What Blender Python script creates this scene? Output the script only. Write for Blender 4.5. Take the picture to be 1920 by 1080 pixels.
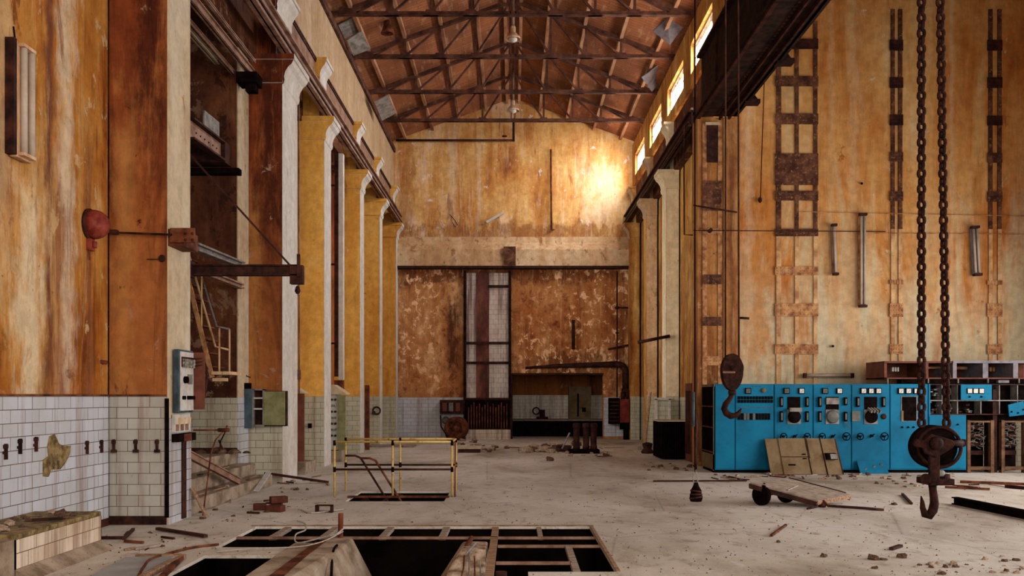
import bpy, bmesh, math, random
from mathutils import Vector, Matrix
C = bpy.context.scene
COL = C.collection
for o in list(bpy.data.objects): bpy.data.objects.remove(o)
PI = math.pi
rnd = random.Random(7)

# ------------------------------------------------------------------ camera, light, exposure
F_PX, CX, CY, H = 1700.0, 962.0, 743.0, 1.75
cd = bpy.data.cameras.new('camera'); cam = bpy.data.objects.new('camera', cd); COL.objects.link(cam)
cam.location = (0, 0, H); cam.rotation_euler = (PI/2, 0, 0)
cd.sensor_width = 36; cd.lens = F_PX/1920*36
cd.shift_y = (CY-540)/1920; cd.shift_x = (960-CX)/1920
cd.clip_end = 300
C.camera = cam
C.view_settings.view_transform = 'Standard'; C.view_settings.look = 'None'
C.view_settings.gamma = 1; C.view_settings.use_curve_mapping = False
C.view_settings.exposure = -0.38
w = bpy.data.worlds.new('sky'); C.world = w; w.use_nodes = True
w.node_tree.nodes['Background'].inputs[0].default_value = (0.98, 0.93, 0.90, 1)
w.node_tree.nodes['Background'].inputs[1].default_value = 0.38
def area(name, loc, to, sx, sy, power, col, spread=180):
    l = bpy.data.lights.new(name, 'AREA'); l.shape = 'RECTANGLE'; l.size = sx; l.size_y = sy
    l.energy = power; l.color = col; l.spread = math.radians(spread)
    o = bpy.data.objects.new(name, l); COL.objects.link(o); o.location = loc
    d = Vector(to)-Vector(loc); o.rotation_euler = d.to_track_quat('-Z', 'Y').to_euler()
    return o
# daylight through the tall windows of the side hall (right, outside the frame)
area('daylight_side_hall_near', (13.2, 9.5, 3.0), (-4, 13.5, 1.0), 9, 4.6, 1150, (1.0, 0.93, 0.90), 150)
area('daylight_side_hall_far', (13.2, 16.5, 2.8), (-1, 22, 1.6), 7, 4.2, 620, (1.0, 0.92, 0.86), 150)
# added fill light at the open end of the hall behind the camera
area('fill_hall_end', (1.5, 1.0, 5.0), (0.5, 30, 5.5), 9, 7, 1300, (1.0, 0.88, 0.76))
# daylight through the clerestory windows of the right wall
for yy in (23.65, 27.4, 31.2, 35.1):
    area('daylight_clerestory', (5.35, yy, 11.0), (-2.0, yy+0.6, 2.0), 2.3, 0.8, 1150, (1.0, 0.96, 0.93))
# added fill lights before the solid left wall, hidden behind the pillars
for yy in (20.75, 26.0):
    area('fill_left_bay', (-5.36, yy, 5.2), (4.8, yy+7.0, 5.0), 1.0, 5.4, 170, (1.0, 0.93, 0.84), 75)
def spot(name, loc, to, power, ang, col, size=.5, blend=.9):
    l = bpy.data.lights.new(name, 'SPOT'); l.energy = power; l.color = col; l.spot_size = math.radians(ang); l.spot_blend = blend
    l.shadow_soft_size = size
    o = bpy.data.objects.new(name, l); COL.objects.link(o); o.location = loc
    o.rotation_euler = (Vector(to)-Vector(loc)).to_track_quat('-Z', 'Y').to_euler()
# low daylight slanting through the last clerestory window onto the end wall
spot('daylight_slant', (5.3, 33.0, 11.3), (3.9, 37.2, 10.6), 2600, 80, (1.0, 0.92, 0.85), 1.0, 1.0)

# ------------------------------------------------------------------ projection helpers
def W(px, py, D):
    s = F_PX/D
    return Vector(((px-CX)/s, D, H+(CY-py)/s))
def G(px, py, z=0):
    s = (py-CY)/(H-z)
    return Vector(((px-CX)/s, F_PX/s, z))
def X_(px, D): return (px-CX)*D/F_PX
def Z_(py, D): return H+(CY-py)*D/F_PX

# ------------------------------------------------------------------ materials
def nt(name):
    m = bpy.data.materials.new(name); m.use_nodes = True
    t = m.node_tree; b = t.nodes['Principled BSDF']
    return m, t, b
def N(t, typ, **kw):
    n = t.nodes.new(typ)
    for k, v in kw.items():
        if k.startswith('i_'): n.inputs[k[2:].replace('_', ' ')].default_value = v
        else: setattr(n, k, v)
    return n
def posn(t, scale=(1, 1, 1), off=(0, 0, 0), space='world'):
    if space == 'world': g = N(t, 'ShaderNodeNewGeometry').outputs['Position']
    else: g = N(t, 'ShaderNodeTexCoord').outputs['Object']
    m = N(t, 'ShaderNodeMapping'); m.inputs['Scale'].default_value = scale; m.inputs['Location'].default_value = off
    t.links.new(g, m.inputs['Vector']); return m.outputs[0]
def noise(t, vec, scale=1, detail=5, rough=.55, dist=0):
    n = N(t, 'ShaderNodeTexNoise'); n.inputs['Scale'].default_value = scale; n.inputs['Detail'].default_value = detail
    n.inputs['Roughness'].default_value = rough; n.inputs['Distortion'].default_value = dist
    t.links.new(vec, n.inputs['Vector']); return n.outputs['Fac']
def ramp(t, fac, stops, interp='LINEAR'):
    r = N(t, 'ShaderNodeValToRGB'); cr = r.color_ramp; cr.interpolation = interp
    while len(cr.elements) < len(stops): cr.elements.new(.5)
    for e, (p, c) in zip(cr.elements, stops):
        e.position = p; e.color = (c[0], c[1], c[2], 1) if not isinstance(c, (int, float)) else (c, c, c, 1)
    t.links.new(fac, r.inputs[0]); return r.outputs['Color']
def mixc(t, fac, a, b, mode='MIX'):
    m = N(t, 'ShaderNodeMix', data_type='RGBA', blend_type=mode)
    for sock, v in ((m.inputs[0], fac), (m.inputs[6], a), (m.inputs[7], b)):
        if isinstance(v, (int, float)): sock.default_value = v
        elif isinstance(v, tuple): sock.default_value = (v[0], v[1], v[2], 1)
        else: t.links.new(v, sock)
    return m.outputs[2]
def math_(t, op, a, b=0.0, c=None):
    m = N(t, 'ShaderNodeMath', operation=op)
    for i, v in enumerate((a, b) if c is None else (a, b, c)):
        if isinstance(v, (int, float)): m.inputs[i].default_value = v
        else: t.links.new(v, m.inputs[i])
    return m.outputs[0]
def bump(t, b, h, strength=.3, dist=.02):
    n = N(t, 'ShaderNodeBump'); n.inputs['Strength'].default_value = strength; n.inputs['Distance'].default_value = dist
    t.links.new(h, n.inputs['Height']); t.links.new(n.outputs[0], b.inputs['Normal'])

def plaster(name, dark, mid, light, pale, lo=.36, hi=.66, streak=.5, peel=.6, peelc=None, spots=.62, seed=0, rough=.88, big=.35, runs=.4, fine=1.0, low_tone=None, sz=.24, marks=()):
    m, t, b = nt(name)
    o = (seed*3.1, seed*1.7, seed*2.3)
    n1 = noise(t, posn(t, (1, 1, .55), o), big, 7, .62, .5)
    n2 = noise(t, posn(t, (1.4, 1.4, sz), o), 1, 10, .66, .7)
    n7 = noise(t, posn(t, (1, 1, .6), o), 1.7, 9, .66, .3)
    f = math_(t, 'ADD', math_(t, 'MULTIPLY', n1, 1-streak), math_(t, 'MULTIPLY', n2, streak))
    f = math_(t, 'ADD', math_(t, 'MULTIPLY', f, .78), math_(t, 'MULTIPLY', n7, .22))
    k = hi-lo
    c = ramp(t, f, [(lo, dark), (lo+k*.33, mid), (lo+k*.66, light), (hi, pale)])
    if low_tone:     # second paint tone growing towards the bottom, edge broken by noise
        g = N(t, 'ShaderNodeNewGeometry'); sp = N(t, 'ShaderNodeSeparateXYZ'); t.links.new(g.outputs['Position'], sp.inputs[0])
        mr = N(t, 'ShaderNodeMapRange'); t.links.new(sp.outputs[2], mr.inputs[0]); mr.inputs[1].default_value = low_tone[2]; mr.inputs[2].default_value = low_tone[1]
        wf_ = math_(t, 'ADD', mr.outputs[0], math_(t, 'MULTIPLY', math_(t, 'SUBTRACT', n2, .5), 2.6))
        c = mixc(t, ramp(t, wf_, [(.30, 0.0), (1.0, .9)]), c, low_tone[0])
    if marks:   # rust runs, lime smears, darker and paler bands, each at its own place
        g = N(t, 'ShaderNodeNewGeometry'); sp = N(t, 'ShaderNodeSeparateXYZ'); t.links.new(g.outputs['Position'], sp.inputs[0])
        na = noise(t, posn(t, (1.2, 1.2, .9)), 1.6, 6, .6); nb = noise(t, posn(t, (4, 4, 1.1)), 1.7, 11, .78)
        for ax, cc, ww, z0, z1, col, st in marks:
            u = math_(t, 'ADD', math_(t, 'SUBTRACT', sp.outputs[ax], cc), math_(t, 'MULTIPLY', math_(t, 'SUBTRACT', na, .5), ww*2.2))
            m1 = math_(t, 'SUBTRACT', 1.0, math_(t, 'DIVIDE', math_(t, 'ABSOLUTE', u), ww))
            zz = math_(t, 'ADD', sp.outputs[2], math_(t, 'MULTIPLY', math_(t, 'SUBTRACT', na, .5), 2.0))
            e = max(.25, (z1-z0)*.22)
            m2 = math_(t, 'MINIMUM', math_(t, 'DIVIDE', math_(t, 'SUBTRACT', zz, z0), e), math_(t, 'DIVIDE', math_(t, 'SUBTRACT', z1, zz), e))
            mm = math_(t, 'ADD', math_(t, 'MINIMUM', m1, m2), math_(t, 'MULTIPLY', math_(t, 'SUBTRACT', nb, .5), 3.2))
            c = mixc(t, ramp(t, mm, [(.02, 0.0), (.85, st)]), c, col)
    n3 = noise(t, posn(t, (5, 5, .45), o), 1, 10, .72, .5)
    c = mixc(t, math_(t, 'MULTIPLY', ramp(t, n3, [(.54, 0.0), (.70, 1.0)]), runs), c, pale)
    c = mixc(t, math_(t, 'MULTIPLY', ramp(t, n3, [(.30, 1.0), (.45, 0.0)]), runs), c, dark)
    n4 = noise(t, posn(t, (1, 1, .8), o), 2.6*fine, 11, .72, .4)
    n5 = noise(t, posn(t, (1, 1, .5), (o[0]+9, o[1], o[2])), .5, 5, .55)
    m5 = ramp(t, n5, [(.44, 0.0), (.56, 1.0)])
    pm = math_(t, 'MULTIPLY', ramp(t, n4, [(peel-.015, 0.0), (peel+.015, 1.0)]), m5)
    c = mixc(t, pm, c, peelc or pale)
    dm = math_(t, 'MULTIPLY', ramp(t, n4, [(1-peel-.035, 1.0), (1-peel+.01, 0.0)]), ramp(t, n5, [(.40, .9), (.60, 0.0)]))
    c = mixc(t, dm, c, dark)
    n8 = noise(t, posn(t, (2.2, 2.2, .35), (o[0]-5, o[1], o[2])), 1.3, 10, .72, .6)
    c = mixc(t, math_(t, 'MULTIPLY', ramp(t, n8, [(.60, 0.0), (.66, .8)]), m5), c, dark)
    n6 = noise(t, posn(t), 14, 7, .72)
    c = mixc(t, ramp(t, n6, [(spots, 0.0), (spots+.06, .7)]), c, dark)
    c = mixc(t, ramp(t, noise(t, posn(t), 5, 8, .7), [(.40, .22), (.60, 0.0)]), c, (0.0, 0.0, 0.0))
    t.links.new(c, b.inputs['Base Color']); b.inputs['Roughness'].default_value = rough
    h = math_(t, 'ADD', math_(t, 'MULTIPLY', n4, .7), math_(t, 'MULTIPLY', pm, .35))
    bump(t, b, h, .45, .02)
    return m

def tile(name, base, grout, dirt, rust=(.16, .06, .03), w_=.30, h_=.15, dirt_amt=.5, rust_amt=.25, zoff=0.10, seed=0, rough=.35):
    m, t, b = nt(name)
    g = N(t, 'ShaderNodeNewGeometry')
    sp = N(t, 'ShaderNodeSeparateXYZ'); t.links.new(g.outputs['Position'], sp.inputs[0])
    sn = N(t, 'ShaderNodeSeparateXYZ'); t.links.new(g.outputs['True Normal'], sn.inputs[0])
    nx = math_(t, 'GREATER_THAN', math_(t, 'ABSOLUTE', sn.outputs[0]), .5)
    nz = math_(t, 'GREATER_THAN', math_(t, 'ABSOLUTE', sn.outputs[2]), .5)
    u = math_(t, 'ADD', math_(t, 'MULTIPLY', nx, sp.outputs[1]), math_(t, 'MULTIPLY', math_(t, 'SUBTRACT', 1.0, nx), sp.outputs[0]))
    v = math_(t, 'ADD', math_(t, 'MULTIPLY', nz, sp.outputs[1]), math_(t, 'MULTIPLY', math_(t, 'SUBTRACT', 1.0, nz), math_(t, 'SUBTRACT', sp.outputs[2], zoff)))
    cb = N(t, 'ShaderNodeCombineXYZ'); t.links.new(u, cb.inputs[0]); t.links.new(v, cb.inputs[1])
    br = N(t, 'ShaderNodeTexBrick'); t.links.new(cb.outputs[0], br.inputs['Vector'])
    br.inputs['Scale'].default_value = 1; br.inputs['Brick Width'].default_value = w_; br.inputs['Row Height'].default_value = h_
    br.inputs['Mortar Size'].default_value = .0045; br.inputs['Mortar Smooth'].default_value = .15
    br.inputs['Color1'].default_value = (*base, 1); br.inputs['Color2'].default_value = (base[0]*.86, base[1]*.85, base[2]*.82, 1)
    br.inputs['Mortar'].default_value = (*grout, 1)
    c = br.outputs['Color']
    n1 = noise(t, posn(t, (1, 1, .8), (seed, 0, 0)), 1.3, 8, .65)
    c = mixc(t, ramp(t, n1, [(.45, 0.0), (.75, dirt_amt)]), c, dirt)
    n2 = noise(t, posn(t, (5, 5, .25), (seed, 3, 0)), 1, 6, .65)
    c = mixc(t, ramp(t, n2, [(.60-rust_amt*.4, 0.0), (.74-rust_amt*.3, min(1, rust_amt*2.2))]), c, rust)
    n3 = noise(t, posn(t, (1, 1, 1)), 9, 8, .75)
    c = mixc(t, ramp(t, n3, [(.64, 0.0), (.70, .75)]), c, rust)
    t.links.new(c, b.inputs['Base Color']); b.inputs['Roughness'].default_value = rough
    bump(t, b, math_(t, 'SUBTRACT', 1.0, br.outputs['Fac']), .5, .004)
    return m

def mottled(name, c1, c2, c3=None, scale=4, rough=.7, metal=0.0, stretch=(1, 1, 1), lo=.38, hi=.62, bmp=.2, space='world', spots=None):
    m, t, b = nt(name)
    n1 = noise(t, posn(t, stretch, space=space), scale, 8, .65)
    st = [(lo, c1), (hi, c2)] if c3 is None else [(lo, c1), ((lo+hi)/2, c2), (hi, c3)]
    c = ramp(t, n1, st)
    if spots:
        n2 = noise(t, posn(t, space=space), scale*4, 6, .7)
        c = mixc(t, ramp(t, n2, [(.58, 0.0), (.66, .8)]), c, spots)
    t.links.new(c, b.inputs['Base Color']); b.inputs['Roughness'].default_value = rough; b.inputs['Metallic'].default_value = metal
    bump(t, b, n1, bmp, .01)
    return m

M = {}
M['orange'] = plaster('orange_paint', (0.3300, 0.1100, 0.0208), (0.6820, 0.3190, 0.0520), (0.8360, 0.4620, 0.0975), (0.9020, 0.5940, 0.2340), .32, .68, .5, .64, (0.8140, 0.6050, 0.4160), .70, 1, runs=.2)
M['deep'] = plaster('deep_orange_paint', (0.0380, 0.0070, 0.0046), (0.1190, 0.0220, 0.0092), (0.2890, 0.0680, 0.0172), (0.4760, 0.1920, 0.0655), .36, .66, .45, .62, (0.3910, 0.2240, 0.1530), .66, 2, big=.42, runs=.5, low_tone=((0.3910, 0.1360, 0.0368), 2.2, 8.0), marks=((0, -4.95, .34, 4.4, 14, (.05, .010, .005), .85), (0, -5.3, .2, 1.5, 6, (.50, .24, .07), .5)))  # darker upper part, more orange towards the bottom
M['leftwall'] = plaster('stained_left_wall', (0.1174, 0.0252, 0.0051), (0.3191, 0.0963, 0.0119), (0.4365, 0.1854, 0.0348), (0.5713, 0.3564, 0.1521), .37, .62, .7, .60, (0.5199, 0.3348, 0.1564), .62, 3, big=.55, runs=.75, marks=((1, 11.15, .30, 0, 12, (.62, .50, .37), .7), (1, 10.76, .14, 0, 12, (.15, .05, .025), 1.0), (1, 11.75, .16, 0, 5.5, (.20, .07, .03), .75), (1, 10.3, .40, 1.0, 4.2, (.66, .54, .36), .8), (1, 9.75, .25, 2.5, 9, (.60, .44, .24), .5), (1, 10.95, .25, 1.0, 4.4, (.24, .075, .025), .8)))
M['annex'] = plaster('ochre_wall_paint', (0.3040, 0.0886, 0.0161), (0.4750, 0.1782, 0.0391), (0.5890, 0.3172, 0.1058), (0.6650, 0.4892, 0.2645), .34, .66, .5, .64, (0.5890, 0.4892, 0.3438), .72, 4, big=.3, runs=.4, low_tone=((0.5320, 0.4779, 0.3300), 2.0, 8.5), marks=((0, 8.6, .20, 1.5, 14, (.60, .38, .19), .6), (0, 8.05, .10, 2, 14, (.60, .37, .18), .5), (0, 11.1, .09, 2, 14, (.60, .40, .22), .6), (0, 6.25, .55, 2.2, 6.6, (.50, .20, .045), .75), (0, 7.2, .5, 6.3, 8.6, (.60, .38, .18), .6), (0, 5.95, .16, 3, 12, (.60, .40, .24), .6)))
M['endwall'] = plaster('end_wall_paint', (0.264, 0.079, 0.022), (0.552, 0.250, 0.064), (0.720, 0.435, 0.161), (0.864, 0.686, 0.567), .36, .62, .45, .62, (0.792, 0.686, 0.680), .66, 5, big=.45, runs=.5, marks=((0, -2.5, .28, 8.5, 13, (.68, .54, .38), .6), (0, -1.4, .14, 8.5, 12.6, (.68, .52, .34), .6), (0, 3.6, 1.1, 8.6, 11.5, (.70, .58, .44), .5), (0, 0.0, 9, 7.6, 8.9, (.26, .09, .03), .75), (0, -4.4, .5, 8, 12, (.30, .11, .03), .6)))
M['endlow'] = plaster('end_wall_blistered', (0.1403, 0.0321, 0.0137), (0.4052, 0.1349, 0.0382), (0.5455, 0.2428, 0.0850), (1.030, 0.659, 0.329), .34, .64, .25, .56, (1.005, 0.635, 0.376), .62, 6, big=.7, fine=1.3, runs=.35, marks=((0, -2.45, .34, 2.5, 5.9, (.09, .028, .014), .95), (0, 0, 9, 6.35, 7.6, (.12, .035, .014), .8), (0, 2.0, 2.6, 2.4, 3.5, (.13, .038, .014), .75), (0, 4.4, .5, 1.5, 6, (.18, .05, .018), .7)))  # includes a darker band right under the ledge
M['cream'] = plaster('cream_paint', (0.277, 0.150, 0.068), (0.446, 0.308, 0.175), (0.522, 0.404, 0.266), (0.585, 0.506, 0.380), .28, .60, .6, .64, (0.324, 0.166, 0.068), .72, 7, runs=.3)
M['bandcream'] = plaster('stained_band_paint', (0.224, 0.112, 0.044), (0.352, 0.224, 0.112), (0.432, 0.296, 0.176), (0.496, 0.376, 0.256), .30, .62, .6, .64, (0.288, 0.136, 0.056), .70, 12, runs=.4)
M['beamcream'] = plaster('warm_cream_paint', (0.242, 0.099, 0.039), (0.506, 0.286, 0.132), (0.638, 0.418, 0.231), (0.748, 0.572, 0.374), .32, .60, .5, .58, (0.374, 0.165, 0.066), .66, 17)
M['whitep'] = plaster('white_lime_paint', (0.305, 0.198, 0.123), (0.503, 0.434, 0.369), (0.578, 0.534, 0.485), (0.624, 0.595, 0.562), .28, .56, .6, .66, (0.320, 0.191, 0.108), .74, 8, runs=.3)
M['darkwall'] = plaster('shaded_wall_paint', (.030, .010, .006), (.085, .026, .012), (.15, .05, .02), (.25, .11, .05), .38, .64, .3, .56, (.28, .16, .09), .62, 9, big=.8)  # shade of the bay and recesses put into the peeling paint colour
M['palecol'] = plaster('pale_yellow_pillar_paint', (.36, .17, .06), (.68, .50, .27), (.80, .66, .42), (.84, .74, .54), .30, .60, .6, .64, (.5, .28, .12), .70, 11)
M['piercol'] = plaster('stained_pier_paint', (.09, .026, .010), (.27, .10, .028), (.42, .19, .06), (.56, .34, .16), .36, .64, .65, .60, (.5, .32, .16), .62, 13, runs=.6, marks=((0, 5.45, .12, 0, 9, (.12, .04, .02), .7), (0, 4.75, .1, 2, 9, (.16, .05, .02), .6)))
M['rightcol'] = plaster('right_pillar_paint', (.16, .042, .010), (.42, .17, .035), (.62, .34, .09), (.74, .54, .26), .37, .62, .65, .62, (.56, .38, .2), .66, 10, marks=((0, 5.1, .10, 0, 7, (.12, .04, .02), .6),))
M['tile'] = tile('white_wall_tile', (0.519, 0.541, 0.603), (0.094, 0.055, 0.038), (0.288, 0.267, 0.203))
M['tilepier'] = tile('shaded_pier_tile', (.47, .46, .42), (.10, .06, .04), (.26, .22, .16), dirt_amt=.7)  # same white tile, shade of the pier front put into its colour, plus dirt
M['tiledim'] = tile('dim_lit_wall_tile', (0.496, 0.472, 0.360), (0.080, 0.056, 0.032), (0.240, 0.208, 0.128), dirt_amt=.7)  # same white tile, dimmer yellowish light put into its colour, plus dirt
M['tilesoil'] = tile('soiled_tile', (.70, .60, .48), (.16, .08, .04), (.36, .20, .09), dirt_amt=.8, rust_amt=.35)
M['tilerust'] = tile('rust_streaked_tile', (.66, .58, .52), (.13, .06, .04), (.30, .12, .06), rust=(.09, .018, .010), dirt_amt=.7, rust_amt=.42, w_=.2, h_=.2)
M['rust'] = mottled('rusted_steel', (.045, .012, .007), (.12, .035, .016), (.20, .07, .03), 5, .75, .2, spots=(.03, .01, .008))
M['dkrust'] = mottled('dark_rusted_steel', (0.0117, 0.0043, 0.0037), (0.0325, 0.0099, 0.0068), (0.0585, 0.0174, 0.0099), 5, .7, .25)
M['hookrust'] = mottled('red_rusted_iron', (0.0068, 0.0023, 0.0015), (0.0216, 0.0054, 0.0034), (0.0374, 0.0100, 0.0053), 14, .7, .3, bmp=.4)
M['purple'] = mottled('weathered_plate_paint', (.045, .016, .009), (.095, .036, .020), (.16, .065, .034), 4, .7, .1, spots=(.36, .18, .08))
M['plateold'] = mottled('faded_plate_paint', (.20, .075, .035), (.36, .17, .075), (.52, .28, .12), 6, .8, 0, spots=(.14, .05, .02))
M['rail'] = mottled('rail_steel', (0.1360, 0.0638, 0.0425), (0.2295, 0.1275, 0.0850), (0.3060, 0.1870, 0.1360), 3, .6, .2)
M['truss'] = mottled('truss_steel', (.035, .014, .010), (.075, .028, .018), (.12, .05, .032), 3, .75, .1)
M['purlin'] = mottled('purlin_timber', (.20, .09, .045), (.32, .16, .085), (.44, .25, .15), 2, .8, 0, (1, .3, 1))
M['concrete'] = mottled('old_concrete', (0.150, 0.106, 0.070), (0.270, 0.204, 0.147), (0.360, 0.292, 0.224), 3, .95, 0, spots=(0.120, 0.080, 0.049), bmp=.5)
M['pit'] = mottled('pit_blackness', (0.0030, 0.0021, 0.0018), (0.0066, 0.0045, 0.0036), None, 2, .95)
M['girderdark'] = mottled('sooty_girder_paint', (.006, .003, .0022), (.018, .007, .005), (.035, .013, .009), 5, .8, 0)
M['black'] = mottled('black_iron', (0.0035, 0.0021, 0.0021), (0.0098, 0.0063, 0.0056), None, 6, .5, .4)
M['wood'] = mottled('old_wood', (0.128, 0.068, 0.038), (0.255, 0.150, 0.090), (0.338, 0.225, 0.150), 6, .85, 0, (1, 6, 6), space='obj')
M['greywood'] = mottled('grey_wood', (0.161, 0.118, 0.087), (0.260, 0.205, 0.161), (0.322, 0.267, 0.223), 6, .9, 0, (1, 5, 5), space='obj')
M['yellow'] = mottled('yellow_rail_paint', (.16, .07, .02), (.50, .30, .07), (.58, .40, .13), 9, .6, .1, lo=.34, hi=.5)
M['blue'] = mottled('sky_blue_enamel', (0.0010, 0.0922, 0.1780), (0.0010, 0.1251, 0.2410), (0.0020, 0.1484, 0.2760), 1.2, .62, 0, bmp=.02, spots=(0.0020, 0.1039, 0.1780))
M['bluedark'] = mottled('slate_blue_paint', (0.028, 0.042, 0.052), (0.049, 0.077, 0.098), (0.070, 0.105, 0.126), 4, .5, 0)
M['green'] = mottled('olive_door_paint', (.15, .14, .06), (.21, .20, .09), (.26, .25, .13), 3, .6, 0)
M['tan'] = mottled('tan_board', (0.1276, 0.0810, 0.0387), (0.1698, 0.1144, 0.0598), (0.1954, 0.1355, 0.0766), 3, .8, 0)
M['greym'] = mottled('grey_metal', (0.105, 0.095, 0.084), (0.190, 0.174, 0.158), (0.242, 0.221, 0.206), 6, .5, .3)
M['lav'] = mottled('pale_lilac_paint', (0.118, 0.108, 0.127), (0.176, 0.162, 0.186), (0.216, 0.196, 0.216), 4, .6, 0)
M['white'] = mottled('pale_enamel', (0.416, 0.384, 0.344), (0.528, 0.496, 0.456), (0.576, 0.552, 0.520), 6, .5, 0)
M['tubeglass'] = mottled('tube_glass', (0.3600, 0.2856, 0.2232), (0.4752, 0.3944, 0.3224), None, 3, .3, 0)
M['reflector'] = mottled('stained_reflector', (.30, .15, .07), (.50, .30, .17), (.62, .44, .30), 3, .6, 0, (1, 1, .3))
M['redbell'] = mottled('red_bell_paint', (0.1200, 0.0150, 0.0105), (0.2040, 0.0330, 0.0210), (0.2520, 0.0540, 0.0330), 6, .5, 0)
M['redbox'] = mottled('red_switch_paint', (.10, .012, .010), (.19, .028, .018), None, 5, .6, 0)
M['redwood'] = mottled('red_brown_paint', (0.0624, 0.0144, 0.0080), (0.1152, 0.0288, 0.0144), (0.1536, 0.0480, 0.0240), 5, .7, 0)
M['brick'] = mottled('red_brick', (0.0624, 0.0175, 0.0117), (0.1092, 0.0331, 0.0215), None, 9, .9, 0)
M['rubble'] = mottled('rubble', (.12, .075, .05), (.32, .22, .15), (.50, .40, .31), 7, .95, 0, space='obj')
M['darkrubble'] = mottled('dark_rubble', (.03, .015, .010), (.09, .05, .03), (.17, .10, .07), 9, .95, 0, space='obj')
M['tilehole'] = mottled('exposed_wall_bed', (.05, .03, .012), (.16, .10, .03), (.27, .19, .08), 9, .95, 0, bmp=.6)
M['rope'] = mottled('pale_cord', (0.315, 0.266, 0.224), (0.434, 0.385, 0.336), None, 20, .9, 0)
M['rack'] = mottled('rack_bronze_paint', (0.0768, 0.0360, 0.0192), (0.1344, 0.0672, 0.0360), (0.1632, 0.0912, 0.0528), 5, .6, .1)
M['rackred'] = mottled('rack_red_brown', (0.104, 0.033, 0.019), (0.169, 0.055, 0.033), None, 4, .6, 0)
M['innards'] = mottled('wiring', (.06, .05, .04), (.20, .18, .15), (.44, .42, .36), 30, .6, .2)
M['sheet'] = mottled('grey_sheet', (.24, .24, .24), (.32, .32, .32), None, 3, .8, 0)
M['glassplate'] = mottled('meter_glass', (0.496, 0.480, 0.432), (0.560, 0.544, 0.496), None, 5, .3, 0)
M['dialgrey'] = mottled('dial_face', (0.0800, 0.0850, 0.0750), (0.1200, 0.1250, 0.1100), None, 8, .35, 0)

def roof_mat():
    m, t, b = nt('roof_boarding')
    g = N(t, 'ShaderNodeNewGeometry'); sp = N(t, 'ShaderNodeSeparateXYZ'); t.links.new(g.outputs['Position'], sp.inputs[0])
    cb = N(t, 'ShaderNodeCombineXYZ'); t.links.new(sp.outputs[0], cb.inputs[0]); t.links.new(sp.outputs[1], cb.inputs[1])
    br = N(t, 'ShaderNodeTexBrick'); t.links.new(cb.outputs[0], br.inputs['Vector'])
    br.inputs['Scale'].default_value = 1; br.inputs['Brick Width'].default_value = 1.1; br.inputs['Row Height'].default_value = .17
    br.inputs['Mortar Size'].default_value = .012; br.inputs['Color1'].default_value = (.28, .105, .042, 1); br.inputs['Color2'].default_value = (.36, .140, .060, 1)
    br.inputs['Mortar'].default_value = (.17, .065, .030, 1)
    n = noise(t, posn(t, (.8, .25, 1)), 1.2, 6, .6)
    c = mixc(t, ramp(t, n, [(.35, .75), (.6, 0.0)]), br.outputs['Color'], (.10, .035, .018))
    n2 = noise(t, posn(t, (3, .6, 1)), 2, 6, .6)
    c = mixc(t, ramp(t, n2, [(.56, 0.0), (.72, .5)]), c, (.50, .32, .22))
    t.links.new(c, b.inputs['Base Color']); b.inputs['Roughness'].default_value = .9
    return m
M['roof'] = roof_mat()
def floor_mat():
    m, t, b = nt('dusty_concrete_floor')
    n1 = noise(t, posn(t, (1, .55, 1)), .35, 7, .62, .3)
    c = ramp(t, n1, [(.32, (.275, .225, .175)), (.45, (.47, .42, .36)), (.56, (.585, .545, .49)), (.70, (.66, .62, .59))])
    n2 = noise(t, posn(t, (1, .6, 1), (4, 1, 0)), 3.2, 9, .72)
    c = mixc(t, ramp(t, n2, [(.54, 0.0), (.66, .75)]), c, (.24, .18, .125))
    c = mixc(t, ramp(t, n2, [(.34, .5), (.44, 0.0)]), c, (.68, .64, .60))
    n3 = noise(t, posn(t), 22, 8, .75)
    c = mixc(t, ramp(t, n3, [(.60, 0.0), (.66, .8)]), c, (.12, .08, .055))
    v = N(t, 'ShaderNodeTexVoronoi', feature='DISTANCE_TO_EDGE'); v.inputs['Scale'].default_value = .28
    t.links.new(posn(t, (1, 1, 1), (2, 5, 0)), v.inputs['Vector'])
    c = mixc(t, ramp(t, v.outputs['Distance'], [(.0, .35), (.005, 0.0)]), c, (.14, .10, .07))
    t.links.new(c, b.inputs['Base Color']); b.inputs['Roughness'].default_value = .85
    bump(t, b, math_(t, 'ADD', n2, n3), .35, .02)
    return m
M['floor'] = floor_mat()
def emis(name, col, s):
    m, t, b = nt(name); b.inputs['Base Color'].default_value = (0, 0, 0, 1)
    b.inputs['Emission Color'].default_value = (*col, 1); b.inputs['Emission Strength'].default_value = s
    return m
M['fillpane'] = emis('added_pane_glow', (.95, .93, .95), 1.0)  # glow for the added panes of the left bays
def glass_mat():
    m, t, b = nt('dusty_glass')
    tr = N(t, 'ShaderNodeBsdfTransparent'); df = N(t, 'ShaderNodeBsdfTranslucent'); mx = N(t, 'ShaderNodeMixShader')
    n = noise(t, posn(t), 3, 6, .6)
    t.links.new(ramp(t, n, [(.3, .15), (.7, .45)]), mx.inputs[0])
    df.inputs[0].default_value = (.8, .78, .75, 1)
    t.links.new(tr.outputs[0], mx.inputs[1]); t.links.new(df.outputs[0], mx.inputs[2])
    t.links.new(mx.outputs[0], t.nodes['Material Output'].inputs[0])
    return m
M['glass'] = glass_mat()

for k_, m_ in M.items():
    b_ = m_.node_tree.nodes.get('Principled BSDF')
    if b_ is not None and not k_.startswith('tile'): b_.inputs['Specular IOR Level'].default_value = .12
    if k_ in ('black', 'pit'): b_.inputs['Specular IOR Level'].default_value = 0; b_.inputs['Metallic'].default_value = 0
    if k_ in ('dkrust', 'truss', 'greym'): b_.inputs['Metallic'].default_value = 0
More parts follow.
